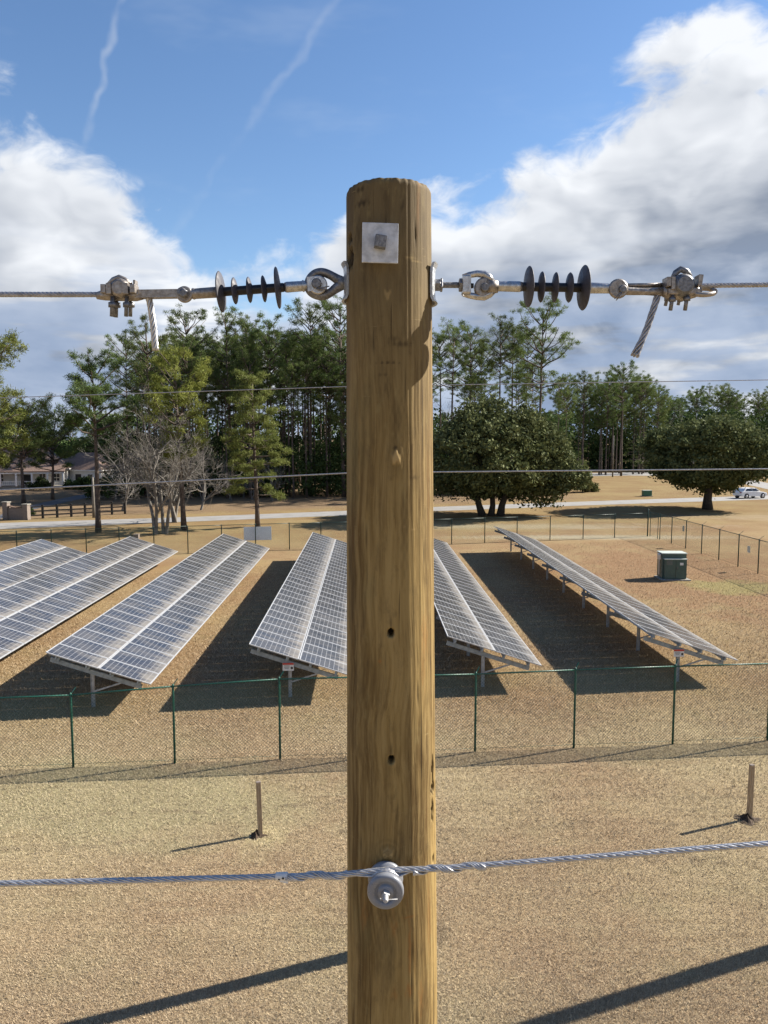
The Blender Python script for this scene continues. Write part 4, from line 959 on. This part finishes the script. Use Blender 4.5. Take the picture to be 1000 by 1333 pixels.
def house(p, rz, w_, d_, wall_h, roof_h, label, porch, wins):
    o = thing('house', label, 'house', p, rz)
    m = MB(); m.box((0, 0, wall_h/2), (w_, d_, wall_h)); m.build('wall', M['siding'], o)
    m = MB(); hip_roof(m, w_, d_, wall_h, roof_h); m.build('roof', [M['roof'], M['trim']], o)
    for x in wins: window(o, x, -d_/2-.02, wall_h*.52, 1.1, 1.6)
    m = MB(); m.box((w_*.08, -d_/2-.02, 1.15), (1.1, .09, 2.2)); dr = m.build('door', M['ink'], o); m = MB(); m.lathe((w_*.08+.4, -d_/2-.07, 1.1), (0, -1, 0), [(0, .04), (.05, .03)], 8); m.build('handle', M['bright'], dr)
    if porch:
        m = MB(); m.box((0, -d_/2-1.3, .25), (w_*.96, 2.6, .5)); m.build('porch_floor', M['concrete'], o)
        m = MB(); a = w_*.5; y0, y1 = -d_/2+.02, -d_/2-2.9
        m.add([(-a, y1, wall_h-.35), (a, y1, wall_h-.35), (a, y0, wall_h+.75), (-a, y0, wall_h+.75), (-a, y1, wall_h-.5), (a, y1, wall_h-.5), (a, y0, wall_h+.6), (-a, y0, wall_h+.6)], [(0, 1, 2, 3), (7, 6, 5, 4), (0, 4, 5, 1), (1, 5, 6, 2), (3, 7, 4, 0)]); m.build('porch_roof', M['roof'], o)
        m = MB(); m.box((0, y1+.2, wall_h-.62), (w_, .2, .24)); m.build('porch_beam', M['trim'], o)
        k = 7
        for i in range(k): m = MB(); m.box((-a+.25+i*(2*a-.5)/(k-1), y1+.2, (wall_h-.74+.5)/2), (.26, .26, wall_h-1.24)); m.build('column', M['trim'], o)
        m = MB()
        for z in (.72, 1.28): m.box((0, y1+.2, z), (2*a-.4, .06, .07))
        m.build('railing', M['trim'], o)
        m = MB(); x = -a+.3
        while x < a: m.box((x, y1+.2, 1.0), (.045, .045, .5)); x += .3
        bo = m.build('balusters', M['trim'], o); bo['kind'] = 'stuff'
    return o
h1 = gz(16, 637.5); house(Vector((h1.x-1.5, h1.y+8, 0)), math.radians(14), 15, 9, 3.3, 3.4, 'white house with porch columns and brown roof at far left', True, (-5.5, -3, 3.6, 5.8))
m = MB(); 
h2 = gz(88, 636); house(Vector((h2.x+.5, h2.y+8, 0)), math.radians(-14), 10.5, 8, 3.0, 2.9, 'smaller white house with red-brown hip roof behind the trees at left', False, (-3.2, 3.2))
h3 = gz(152, 634); house(Vector((h3.x, h3.y+22, 0)), math.radians(8), 9, 7, 3.0, 2.6, 'far pale outbuilding glimpsed through bare branches at left', False, (-2.6, 2.8))
# brick entry wall
a0, a1 = gz(9, 676), gz(35, 676.5); en = thing('entry_wall', 'pale brick entry wall with piers beside the driveway', 'wall', a0); d_ = Vector((a1.x-a0.x, a1.y-a0.y, 0)); dn_ = d_.normalized()
ang = math.atan2(d_.y, d_.x)
for t_, hgt in ((0, 1.75), (1, 1.55)):
    m = MB(); m.box(d_*t_+Vector((0, 0, hgt/2)), (.55, .55, hgt), Matrix.Rotation(ang, 3, 'Z')); pr_ = m.build('pier', M['brick'], en)
    m = MB(); m.box(d_*t_+Vector((0, 0, hgt+.05)), (.68, .68, .10), Matrix.Rotation(ang, 3, 'Z')); m.build('cap', M['concrete'], pr_)
m = MB(); m.box(d_*.5+Vector((0, 0, .6)), (d_.length-.55, .3, 1.2), Matrix.Rotation(ang, 3, 'Z')); pn = m.build('panel', M['brick'], en)
m = MB()
for k in range(9):
    t_ = k/8; m.box(d_*(.12+.76*t_)+Vector((0, 0, 1.24+.14*math.cos((t_-.5)*2*math.pi)*-.5+.07)), (d_.length*.105, .36, .09), Matrix.Rotation(ang, 3, 'Z'))
m.build('coping', M['roof'], pn)
bf0, bf1 = gz(37, 676), gz(163, 669); bf = thing('board_fence', 'black three-rail board fence along the driveway', 'fence', bf0); dd = bf1-bf0; nb = 7
for k in range(nb+1):
    m = MB(); m.box(dd*(k/nb)+Vector((0, 0, .72)), (.20, .20, 1.44)); m.build('post', M['black_wood'], bf)
for k in range(nb):
    for z in (.38, .82, 1.26): m = MB(); m.beam(dd*(k/nb)+Vector((0, -.12, z)), dd*((k+1)/nb)+Vector((0, -.12, z)), .045, .15); m.build('rail', M['black_wood'], bf)
# distant line poles
for (x_, yb, yt, lab) in ((797.5, 621, 567, 'thin grey line pole standing on the far field'), (122.5, 674, 621, 'thin pale post beside the leftmost dark pine trunk')):
    b_ = gz(x_, yb); h_ = gy(x_, yt, b_.y).z; m = MB(); m.lathe((0, 0, 0), (0, 0, 1), [(0, .17), (h_*.6, .14), (h_, .11)], 10); tag(m.build('line_pole', M['twig'], None, b_), lab, 'pole')

# ------------------------------------------------------------------ trees
def unit(a): return a/np.maximum(1e-9, np.linalg.norm(a, axis=1, keepdims=True))
def tufts(C, rad, K, L, wd, rg, up=.35):
    """needle sprays: K thin triangles radiating from points spread round each centre"""
    N = len(C); c = np.repeat(C, K, 0); rd = np.repeat(rad, K)[:, None]
    d = unit(rg.normal(size=(N*K, 3))+np.array([0, 0, up])); p = c+unit(rg.normal(size=(N*K, 3)))*rd*(rg.random((N*K, 1))**.6)*np.array([1, 1, .62])
    s = unit(np.cross(d, rg.normal(size=(N*K, 3)))); l = (L*rg.uniform(.6, 1.25, N*K))[:, None]; w_ = (wd*rg.uniform(.7, 1.3, N*K))[:, None]
    return np.stack([p-s*w_, p+s*w_, p+d*l+s*w_*.6, p+d*l-s*w_*.6], 1).reshape(-1, 3)
def leaves(C, rad, K, size, rg, flat=.75):
    N = len(C); c = np.repeat(C, K, 0); rd = np.repeat(rad, K)[:, None]
    p = c+unit(rg.normal(size=(N*K, 3)))*rd*(rg.random((N*K, 1))**.4)*np.array([1, 1, flat])
    nrm = unit(rg.normal(size=(N*K, 3))+np.array([0, 0, .5])); a = unit(np.cross(nrm, rg.normal(size=(N*K, 3)))); b = np.cross(nrm, a)
    s = (size*rg.uniform(.55, 1.3, N*K))[:, None]
    return np.stack([p-a*s, p-b*s*.55, p+a*s, p+b*s*.55], 1).reshape(-1, 3)
def pine(seed, h, cb, spread, shape, mt, r0=.2, K=64, gap=.28, L=.30, wd=.022, droop=0., n_lim=None, tr=.55, dead=True, den=2.0):
    """shape(t): limb length factor for t = 0 at crown base .. 1 at the tip"""
    rr = random.Random(seed); rg = np.random.default_rng(seed); m = MB(); T = []; TR = []
    sx_, sy_ = rr.uniform(-.25, .25), rr.uniform(-.25, .25)
    def axis(z): t = z/h; return Vector((sx_*math.sin(t*3.1+seed), sy_*math.sin(t*2.3+seed*2), z))
    m.tube([axis(h*k/9) for k in range(10)], [r0*(1-.86*(k/9)**1.15)*(1.25 if k == 0 else 1) for k in range(10)], 8)
    z = cb*h
    if dead:
        for k in range(5):
            zz = h*rr.uniform(cb*.55, cb); a = rr.uniform(0, 6.28); b = axis(zz); m.tube([b, b+Vector((math.cos(a), math.sin(a), .15))*rr.uniform(.5, 1.4)], [.03, .008], 4)
    while z < h*.985:
        t = (z-cb*h)/(h*(1-cb)); nl = rr.choice((2, 3, 3, 4)) if n_lim is None else n_lim; a0 = rr.uniform(0, 6.28)
        for q in range(nl):
            if rr.random() < gap: continue
            a = a0+6.283*q/nl+rr.uniform(-.5, .5); ln = spread*shape(t)*rr.uniform(.55, 1.15)+.25; b = axis(z); rise = (.16+.8*t)*(1-droop)-droop*.35
            d = Vector((math.cos(a), math.sin(a), 0)); pts = [b]
            for k in range(1, 5):
                u = k/4; pts.append(b+d*ln*u+Vector((0, 0, ln*(rise*u+(.22 if not droop else -.12)*u*u)))+Vector((rr.gauss(0, .06), rr.gauss(0, .06), rr.gauss(0, .05)))*ln*.6)
            m.tube(pts, [max(.02, .035+.018*ln)*(1-.75*k/4) for k in range(5)], 5)
            nt = max(2, int(ln*den))
            for k in range(nt):
                u = rr.uniform(.55, 1.05); i = min(3, int(u*4)); p = pts[i].lerp(pts[i+1], min(1.1, u*4-i)); sd = Vector((-d.y, d.x, 0))*rr.uniform(-.42, .42)*ln*(1.1-u*.4)
                q_ = p+sd+Vector((0, 0, rr.uniform(-.05, .22))); T.append(q_); TR.append(tr*rr.uniform(.65, 1.25))
                if k % 2 == 0: m.tube([p, q_], [.022, .01], 4, cap=False)
        z += rr.uniform(.35, .75)*(.6+h/34)
    for k in range(4): T.append(axis(h*(.97+.012*k))); TR.append(tr*.7)
    C = np.array([tuple(t) for t in T]); V = tufts(C, np.array(TR), K, L, wd, rg)
    return m.mesh('pine_trunk', M['bark']), npmesh('pine_crown', V, 4, mt)
def place(meshes, p, label, cat, group, name='pine_tree', s=1., rz=None, sz=1.):
    o = thing(name, label, cat, p, R.uniform(0, 6.28) if rz is None else rz, group); o.scale = (s, s, s*sz)
    obj('trunk', meshes[0], o); obj('crown', meshes[1], o); return o
dome = lambda t: math.sqrt(max(0, 1-(max(0, t-.25)/.78)**2))*(.55+.45*min(1, t*4))
flat = lambda t: (.75+.25*math.sin(t*9))*math.sqrt(max(.05, 1-t**3))
cone = lambda t: (1-t)*.9+.12
PV = [pine(21, 25, .60, 3.6, dome, M['pine'], .23), pine(22, 25, .66, 3.2, dome, M['pine'], .22), pine(23, 25, .56, 3.3, dome, M['pine'], .21, gap=.3), pine(24, 25, .73, 3.0, dome, M['pine'], .20),
      pine(25, 25, .50, 3.6, dome, M['pine'], .22, gap=.2), pine(26, 25, .63, 4.0, flat, M['pine'], .23, gap=.35)]
OPEN = [pine(31, 25, .56, 4.4, dome, M['pine'], .26, K=60, gap=.36, tr=.52), pine(32, 25, .66, 3.2, dome, M['pine'], .22, K=60, gap=.40, tr=.5), pine(33, 25, .70, 2.9, dome, M['pine'], .21, K=60, gap=.36, tr=.5)]
LAY = [pine(35, 22, .12, 3.6, cone, M['pine'], .2, K=18, gap=.2, droop=.35)]

def stand(px_, ytop, Y, kind, label, group, base=None):
    """a pine at pixel column px_, distance Y, its top at row ytop"""
    t = gy(px_, ytop, Y); return place(kind, Vector((t.x, Y, 0)), label, 'pine tree', group, s=t.z/25.0)
# the ones one can point at
stand(705, 406, 112, OPEN[0], 'tallest open-crowned pine above the oak right of the pole', 'pines')
stand(652, 420, 113, OPEN[1], 'slim open pine left of the tallest pine above the oak', 'pines')
stand(668, 428, 118, OPEN[2], 'slim pine close beside the tallest pine, on its left', 'pines')
stand(688, 436, 124, PV[3], 'dense dark pine just behind the tallest open pine', 'pines')
stand(445, 402, 110, OPEN[0], 'tall pine touching the left edge of the wooden pole', 'pines')
stand(404, 408, 112, PV[0], 'tall broad pine second left of the wooden pole', 'pines')
stand(352, 421, 111, PV[4], 'full round-topped pine in the middle of the left wood', 'pines')
stand(295, 413, 113, PV[5], 'tall spreading pine rising above the olive-green pine', 'pines')
stand(322, 424, 117, PV[1], 'narrow pine between two taller round-topped pines left', 'pines')
stand(242, 416, 114, OPEN[0], 'open-topped tall pine above the bright yellow-green pine', 'pines')
stand(190, 424, 104, PV[4], 'tall pine behind the hanging wire end at left', 'pines')
stand(162, 444, 106, PV[2], 'pine at the left shoulder of the wood', 'pines')
stand(590, 430, 116, PV[5], 'broad pine close right of the wooden pole', 'pines')
stand(572, 440, 121, PV[1], 'pine half hidden by the right edge of the wooden pole', 'pines')
stand(612, 436, 122, PV[0], 'round-crowned pine right of the wooden pole', 'pines')
stand(628, 455, 128, PV[2], 'lower pine between the two pine groups right of the pole', 'pines')
stand(812, 481, 172, PV[0], 'tall pine above the field left of the right-hand oak', 'pines')
stand(792, 492, 176, PV[4], 'layered pine left of the far tall pine', 'pines')
stand(828, 500, 180, LAY[0], 'pine with layered branches right of the far tall pine', 'pines')
# the wood itself
def wood(n, x0, x1, yfun, ymin, ymax, t0, t1, label, group, kinds):
    c = 0; placed = []
    while c < n:
        Y = R.uniform(ymin, ymax); xx = R.uniform(x0, x1); yt = R.uniform(t0, t1)+yfun(xx); X = gy(xx, 500, Y).x
        if any((X-a)**2+(Y-b)**2 < 3.2 for a, b in placed): continue
        placed.append((X, Y)); stand(xx, yt, Y, R.choice(kinds), label, group); c += 1
lf = lambda x: max(0, (230-x))*.30+max(0, x-360)*-.02
wood(54, 165, 545, lf, 107, 122, 440, 500, 'tall pine crowded in the wood left of the pole', 'pines in the wood left of the pole', PV)
wood(34, 150, 550, lf, 122, 150, 436, 470, 'tall pine crowded in the wood left of the pole', 'pines in the wood left of the pole', PV)
wood(11, 560, 745, lambda x: max(0, x-690)*.9, 116, 145, 462, 508, 'pine standing in the wood behind the big oak', 'pines in the wood right of the pole', [PV[1], PV[3], OPEN[1], OPEN[2]])
wood(26, 735, 860, lambda x: 0, 178, 215, 488, 518, 'pine in the distant wood between the oaks', 'pines in the distant wood', PV+LAY)
wood(46, 850, 1090, lambda x: 0, 205, 250, 506, 530, 'pine in the distant wood behind the right-hand oak', 'pines in the distant right wood', PV)
wood(30, -80, 170, lambda x: 0, 165, 215, 535, 560, 'far pine behind the houses at left', 'far pines behind the houses', PV)

# pines in front of the road
def front_pine(px_, pyb, pyt, m_, label, rz, s=1.):
    b = gz(px_, pyb); h_ = gy(px_, pyt, b.y).z; return b, h_
b = gz(128, 693); h_ = gy(128, 484, b.y).z
place(pine(41, h_, .60, 4.0, lambda t: flat(t)*(1.0 if t < .6 else .8), M['pine'], .24, K=64, gap=.15, L=.28, wd=.022, tr=.5, den=3.4), b, 'dark slender-trunked pine with flat crown before the road at left', 'pine tree', 'front pines', rz=.4)
b = gz(237, 690); h_ = gy(237, 468, b.y).z
place(pine(42, h_, .40, 3.1, dome, M['pine_light'], .24, K=64, gap=.15, L=.28, wd=.022, tr=.5, den=3.4), b, 'bright yellow-green pine behind the bare grey trees', 'pine tree', 'front pines', rz=2.)
b = gz(333, 686); h_ = gy(352, 492, b.y).z
place(pine(43, h_, .22, 3.7, lambda t: (.55+.45*math.sin(min(1, t*1.5)*2.2))*(1-t*.55), M['pine_olive'], .22, K=64, gap=.34, L=.28, wd=.022, droop=.28, tr=.5, den=3.4), b, 'olive-green drooping pine before the road near the pole', 'pine tree', 'front pines', rz=1.1)
b = gz(-26, 704); h_ = gy(-26, 470, b.y).z
place(pine(44, h_, .34, 4.6, lambda t: dome(t)*.95+.05, M['pine_mid'], .28, K=64, gap=.18, L=.28, wd=.022, tr=.55, den=3.4), b, 'bright pine cut off by the left edge of the photo', 'pine tree', 'front pines', rz=.2)
b = gz(30, 655); h_ = gy(30, 548, b.y).z
place(pine(45, h_, .40, 5.0, dome, M['pine'], .26, K=64, gap=.2, L=.28, wd=.022, tr=.6, den=3.4), b, 'loose mid-green tree in front of the porch house', 'tree', 'left lawn trees', rz=2.6)
b = gz(70, 650); h_ = gy(70, 562, b.y).z
place(pine(46, h_, .42, 4.4, dome, M['pine'], .24, K=64, gap=.2, L=.28, wd=.022, tr=.6, den=3.4), b, 'dark green tree between the two houses', 'tree', 'left lawn trees', rz=4.)

# evergreen oaks
def oak(seed, rx, ry, h, zb, stems, n_cl, K, lean=0., ls=.20):
    rr = random.Random(seed); rg = np.random.default_rng(seed); m = MB(); C = []; Rr = []
    h = zb+(h-zb)*1.13; cz = zb+(h-zb)*.40
    # lobes make the outline lumpy
    lob = [(rg.normal(size=3), rr.uniform(.08, .26)) for _ in range(20)]
    def radius(d):
        k = 1.
        for v, a in lob: v_ = v/np.linalg.norm(v); k += a*max(0, float(d@v_)-.72)/.28-.03
        return k
    for i in range(n_cl):
        d = rg.normal(size=3); d /= np.linalg.norm(d); k = radius(d)*(1.06-.56*rr.random()**2.2)
        zz = d[2]*k; z = cz+(zz**.85*(h-cz) if zz > 0 else -abs(zz)**.55*(cz-zb)*rr.uniform(.75, 1.12)); ex = 1.0 if zz > 0 else 1.0-.42*abs(zz)
        C.append((d[0]*k*rx*ex+lean, d[1]*k*ry*ex, z)); Rr.append(rr.choice((.5, .7, .9, 1.2, 1.5))*rr.uniform(.8, 1.15))
    for j, (sx0, sy0, r_) in enumerate(stems):
        top = Vector((sx0*1.9+rr.uniform(-.3, .3), sy0*3, zb+1.6)); b = Vector((sx0, sy0, 0)); m.tube([b, b.lerp(top, .35)+Vector((rr.gauss(0, .08), 0, 0)), b.lerp(top, .7), top], [r_*1.35, r_, r_*.9, r_*.7], 10)
        for q in range(9):
            c = Vector(C[rr.randrange(len(C))]); c2 = top.lerp(c, .9); md = top.lerp(c2, .5)+Vector((rr.gauss(0, .3), rr.gauss(0, .3), .5)); m.tube([b.lerp(top, rr.uniform(.7, 1)), md, c2], [r_*.42, r_*.24, .03], 6)
    V = leaves(np.array(C), np.array(Rr), K, ls, rg)
    return m.mesh('oak_trunk', M['bark_oak']), npmesh('oak_crown', V, 4, M['oak'])
b = gz(640, 671.5); ht = gy(655, 513, b.y).z
place(oak(5, 12.4, 9.0, ht*.97, 1.6, [(-1.0, 0, .34), (-.05, .1, .30), (.95, -.05, .36)], 1300, 62, 2.3), b, 'big dark three-stemmed evergreen oak right of the pole', 'oak tree', 'evergreen oaks', 'oak_tree', rz=0)
b = gz(921, 663); ht = gy(915, 527, b.y).z
place(oak(6, 10.6, 8.5, ht*.86, 1.7, [(0, 0, .50)], 950, 58), b, 'rounded evergreen oak with one trunk at right', 'oak tree', 'evergreen oaks', 'oak_tree', rz=0)

# bare deciduous trees
def bare(seed, h, r0, stems=2, spread=.5, depth=5):
    rr = random.Random(seed); m = MB()
    def grow(p, d, ln, r, lv):
        pts = [p]; q = p.copy(); dd = d.copy()
        for k in range(3):
            dd = (dd+Vector((rr.gauss(0, .16), rr.gauss(0, .16), rr.gauss(.05, .10)))).normalized(); q = q+dd*ln/3; pts.append(q.copy())
        m.tube(pts, [r, r*.85, r*.7, r*.55], 6 if lv > 3 else 4 if lv > 1 else 3, cap=False)
        if lv == 0: return
        for k in range(rr.choice((2, 3, 3)) if lv > 1 else 4):
            u = rr.choice((1, 2, 3)); nd_ = (dd+Vector((rr.gauss(0, spread), rr.gauss(0, spread), rr.gauss(.0, spread*.7)))).normalized(); grow(pts[u], nd_, ln*rr.uniform(.55, .85), max(.010, r*.55), lv-1)
    for s in range(stems):
        grow(Vector((rr.uniform(-.25, .25)*stems*.5, rr.uniform(-.2, .2), 0)), Vector((rr.gauss(0, .12), rr.gauss(0, .12), 1)).normalized(), h*.34, r0, depth)
    return m
for i, (px_, pyb, hh, st, lab) in enumerate(((203, 696, 15, 2, 'bare grey forked tree behind the far fence'), (213, 695, 17, 2, 'bare grey tree leaning right beside the forked one'), (226, 680, 15, 3, 'bare twiggy tree just beyond the two grey trunks'),
        (160, 664, 11.0, 3, 'bare twiggy tree beyond the road at left'), (262, 664, 9.5, 2, 'bare twiggy tree at the wood edge by the road'), (592, 662, 17, 1, 'leafless crown among the pines right of the pole'), (905, 640, 15, 2, 'pale leafless trees above the right-hand oak'))):
    q = gz(px_, pyb) if i != 6 else Vector((gy(905, 600, 185).x, 185, 0)); q = q if i != 5 else Vector((gy(598, 600, 116).x, 116, 0)); hh = hh if i < 5 else (21.5 if i == 5 else 19)
    o = thing('bare_tree', lab, 'bare tree', q, 0, 'leafless trees'); bare(60+i, hh, .17 if i < 3 else .13, st, (.6 if i < 3 else .5), (6 if i < 3 else 5)).build('branches', M['twig'], o)
for i in range(9):
    xx = R.uniform(140, 450); q = gy(xx, 600, R.uniform(103, 112)); o = thing('bare_tree', 'thin leafless sapling at the front of the left wood', 'bare tree', (q.x, q.y, 0), R.uniform(0, 6), 'leafless saplings in the left wood')
    if i == 0: SAP = bare(80, 8, .07, 2, .45, 4).mesh('branches', M['twig'])
    obj('branches', SAP, o)

# undergrowth: shrubs under the trees, masses nobody could count
def mass(name, label, cells, mt, ls, K):
    rg = np.random.default_rng(len(name)+len(cells)); C = np.array([c[:3] for c in cells]); r_ = np.array([c[3] for c in cells])
    return stuff(obj(name, npmesh(name, leaves(C, r_, K, ls, rg, .8), 4, mt)), label, 'undergrowth')
cells = []
for k in range(760):
    xx = R.uniform(140, 560); Y = R.uniform(108, 122); X = gy(xx, 600, Y).x; cells.append((X, Y, R.uniform(.15, 1)**1.6*8.5, R.uniform(.8, 1.8)))
for k in range(260):
    xx = R.uniform(540, 735); Y = R.uniform(112, 124); X = gy(xx, 600, Y).x; cells.append((X, Y, R.uniform(.15, 1)**1.6*7.0, R.uniform(.8, 1.8)))
mass('undergrowth', 'dark shrubs filling the foot of the wood beyond the road', cells, M['shrub'], .22, 60)
cells = []
for k in range(1100):
    xx = R.uniform(700, 1120); Y = R.uniform(196, 222); X = gy(xx, 600, Y).x; cells.append((X, Y, R.uniform(.05, 1)*15, R.uniform(1.5, 3)))
for k in range(560):
    xx = R.uniform(-140, 240); Y = R.uniform(168, 190); X = gy(xx, 600, Y).x; cells.append((X, Y, R.uniform(.05, 1)*8, R.uniform(1.4, 2.6)))
for k in range(900):
    xx = R.uniform(120, 740); Y = R.uniform(150, 165); X = gy(xx, 600, Y).x; cells.append((X, Y, R.uniform(.05, 1)*13, R.uniform(1.4, 2.6)))
for k in range(1500):
    q_ = k % 3; Y = (R.uniform(196, 222), R.uniform(168, 190), R.uniform(146, 160))[q_]; xx = (R.uniform(700, 1120), R.uniform(-140, 240), R.uniform(120, 740))[q_]; cells.append((gy(xx, 600, Y).x, Y, R.uniform(.2, 6.5), R.uniform(1.4, 2.4)))
mass('distant_wood', 'far-off wood closing the view behind the fields', cells, M['shrub'], .42, 46)
# shrubs one can tell apart
def shrub(px_, pyb, w_, h_, mt, label, grp):
    b = gz(px_, pyb); o = thing('shrub', label, 'shrub', b, 0, grp); rg = np.random.default_rng(int(px_)); n = int(14+w_*6)
    C = np.stack([rg.uniform(-w_/2, w_/2, n), rg.uniform(-.8, .8, n), rg.uniform(.25, 1, n)*h_*.8], 1); C[:, 2] *= 1-.5*(np.abs(C[:, 0])/(w_/2))**2
    obj('foliage', npmesh('foliage', leaves(C, np.full(n, .62), 70, .16, rg), 4, mt), o)
    m = MB()
    for k in range(5): m.tube([(C[k, 0]*.3, C[k, 1]*.3, 0), tuple(C[k])], [.03, .012], 5)
    m.build('stems', M['bark_oak'], o)
shrub(752, 641, 3.6, 3.0, M['shrub_light'], 'light green bush at the right end of the wood', 'bushes beyond the road')
shrub(722, 643, 3.4, 3.4, M['shrub_light'], 'olive bush half under the big oak', 'bushes beyond the road')
shrub(768, 640, 1.8, 2.1, M['shrub_light'], 'small low bush at the field edge beside the wood', 'bushes beyond the road')
for k, (x_, y_, w_, h_) in enumerate(((52, 638, 3, 2.4), (93, 637, 2.2, 1.8), (104, 637, 1.8, 1.6), (115, 640, 3, 3.0), (134, 650, 4, 3.4), (28, 672, 1.6, .8))):
    shrub(x_, y_, w_, h_, M['shrub'], ['dark bush right of the porch house', 'round bush before the red-roofed house, left one', 'round bush before the red-roofed house, right one', 'tall dark bush by the red-roofed house', 'wide dark bush at the end of the driveway', 'low plants at the foot of the entry wall'][k], 'garden bushes')
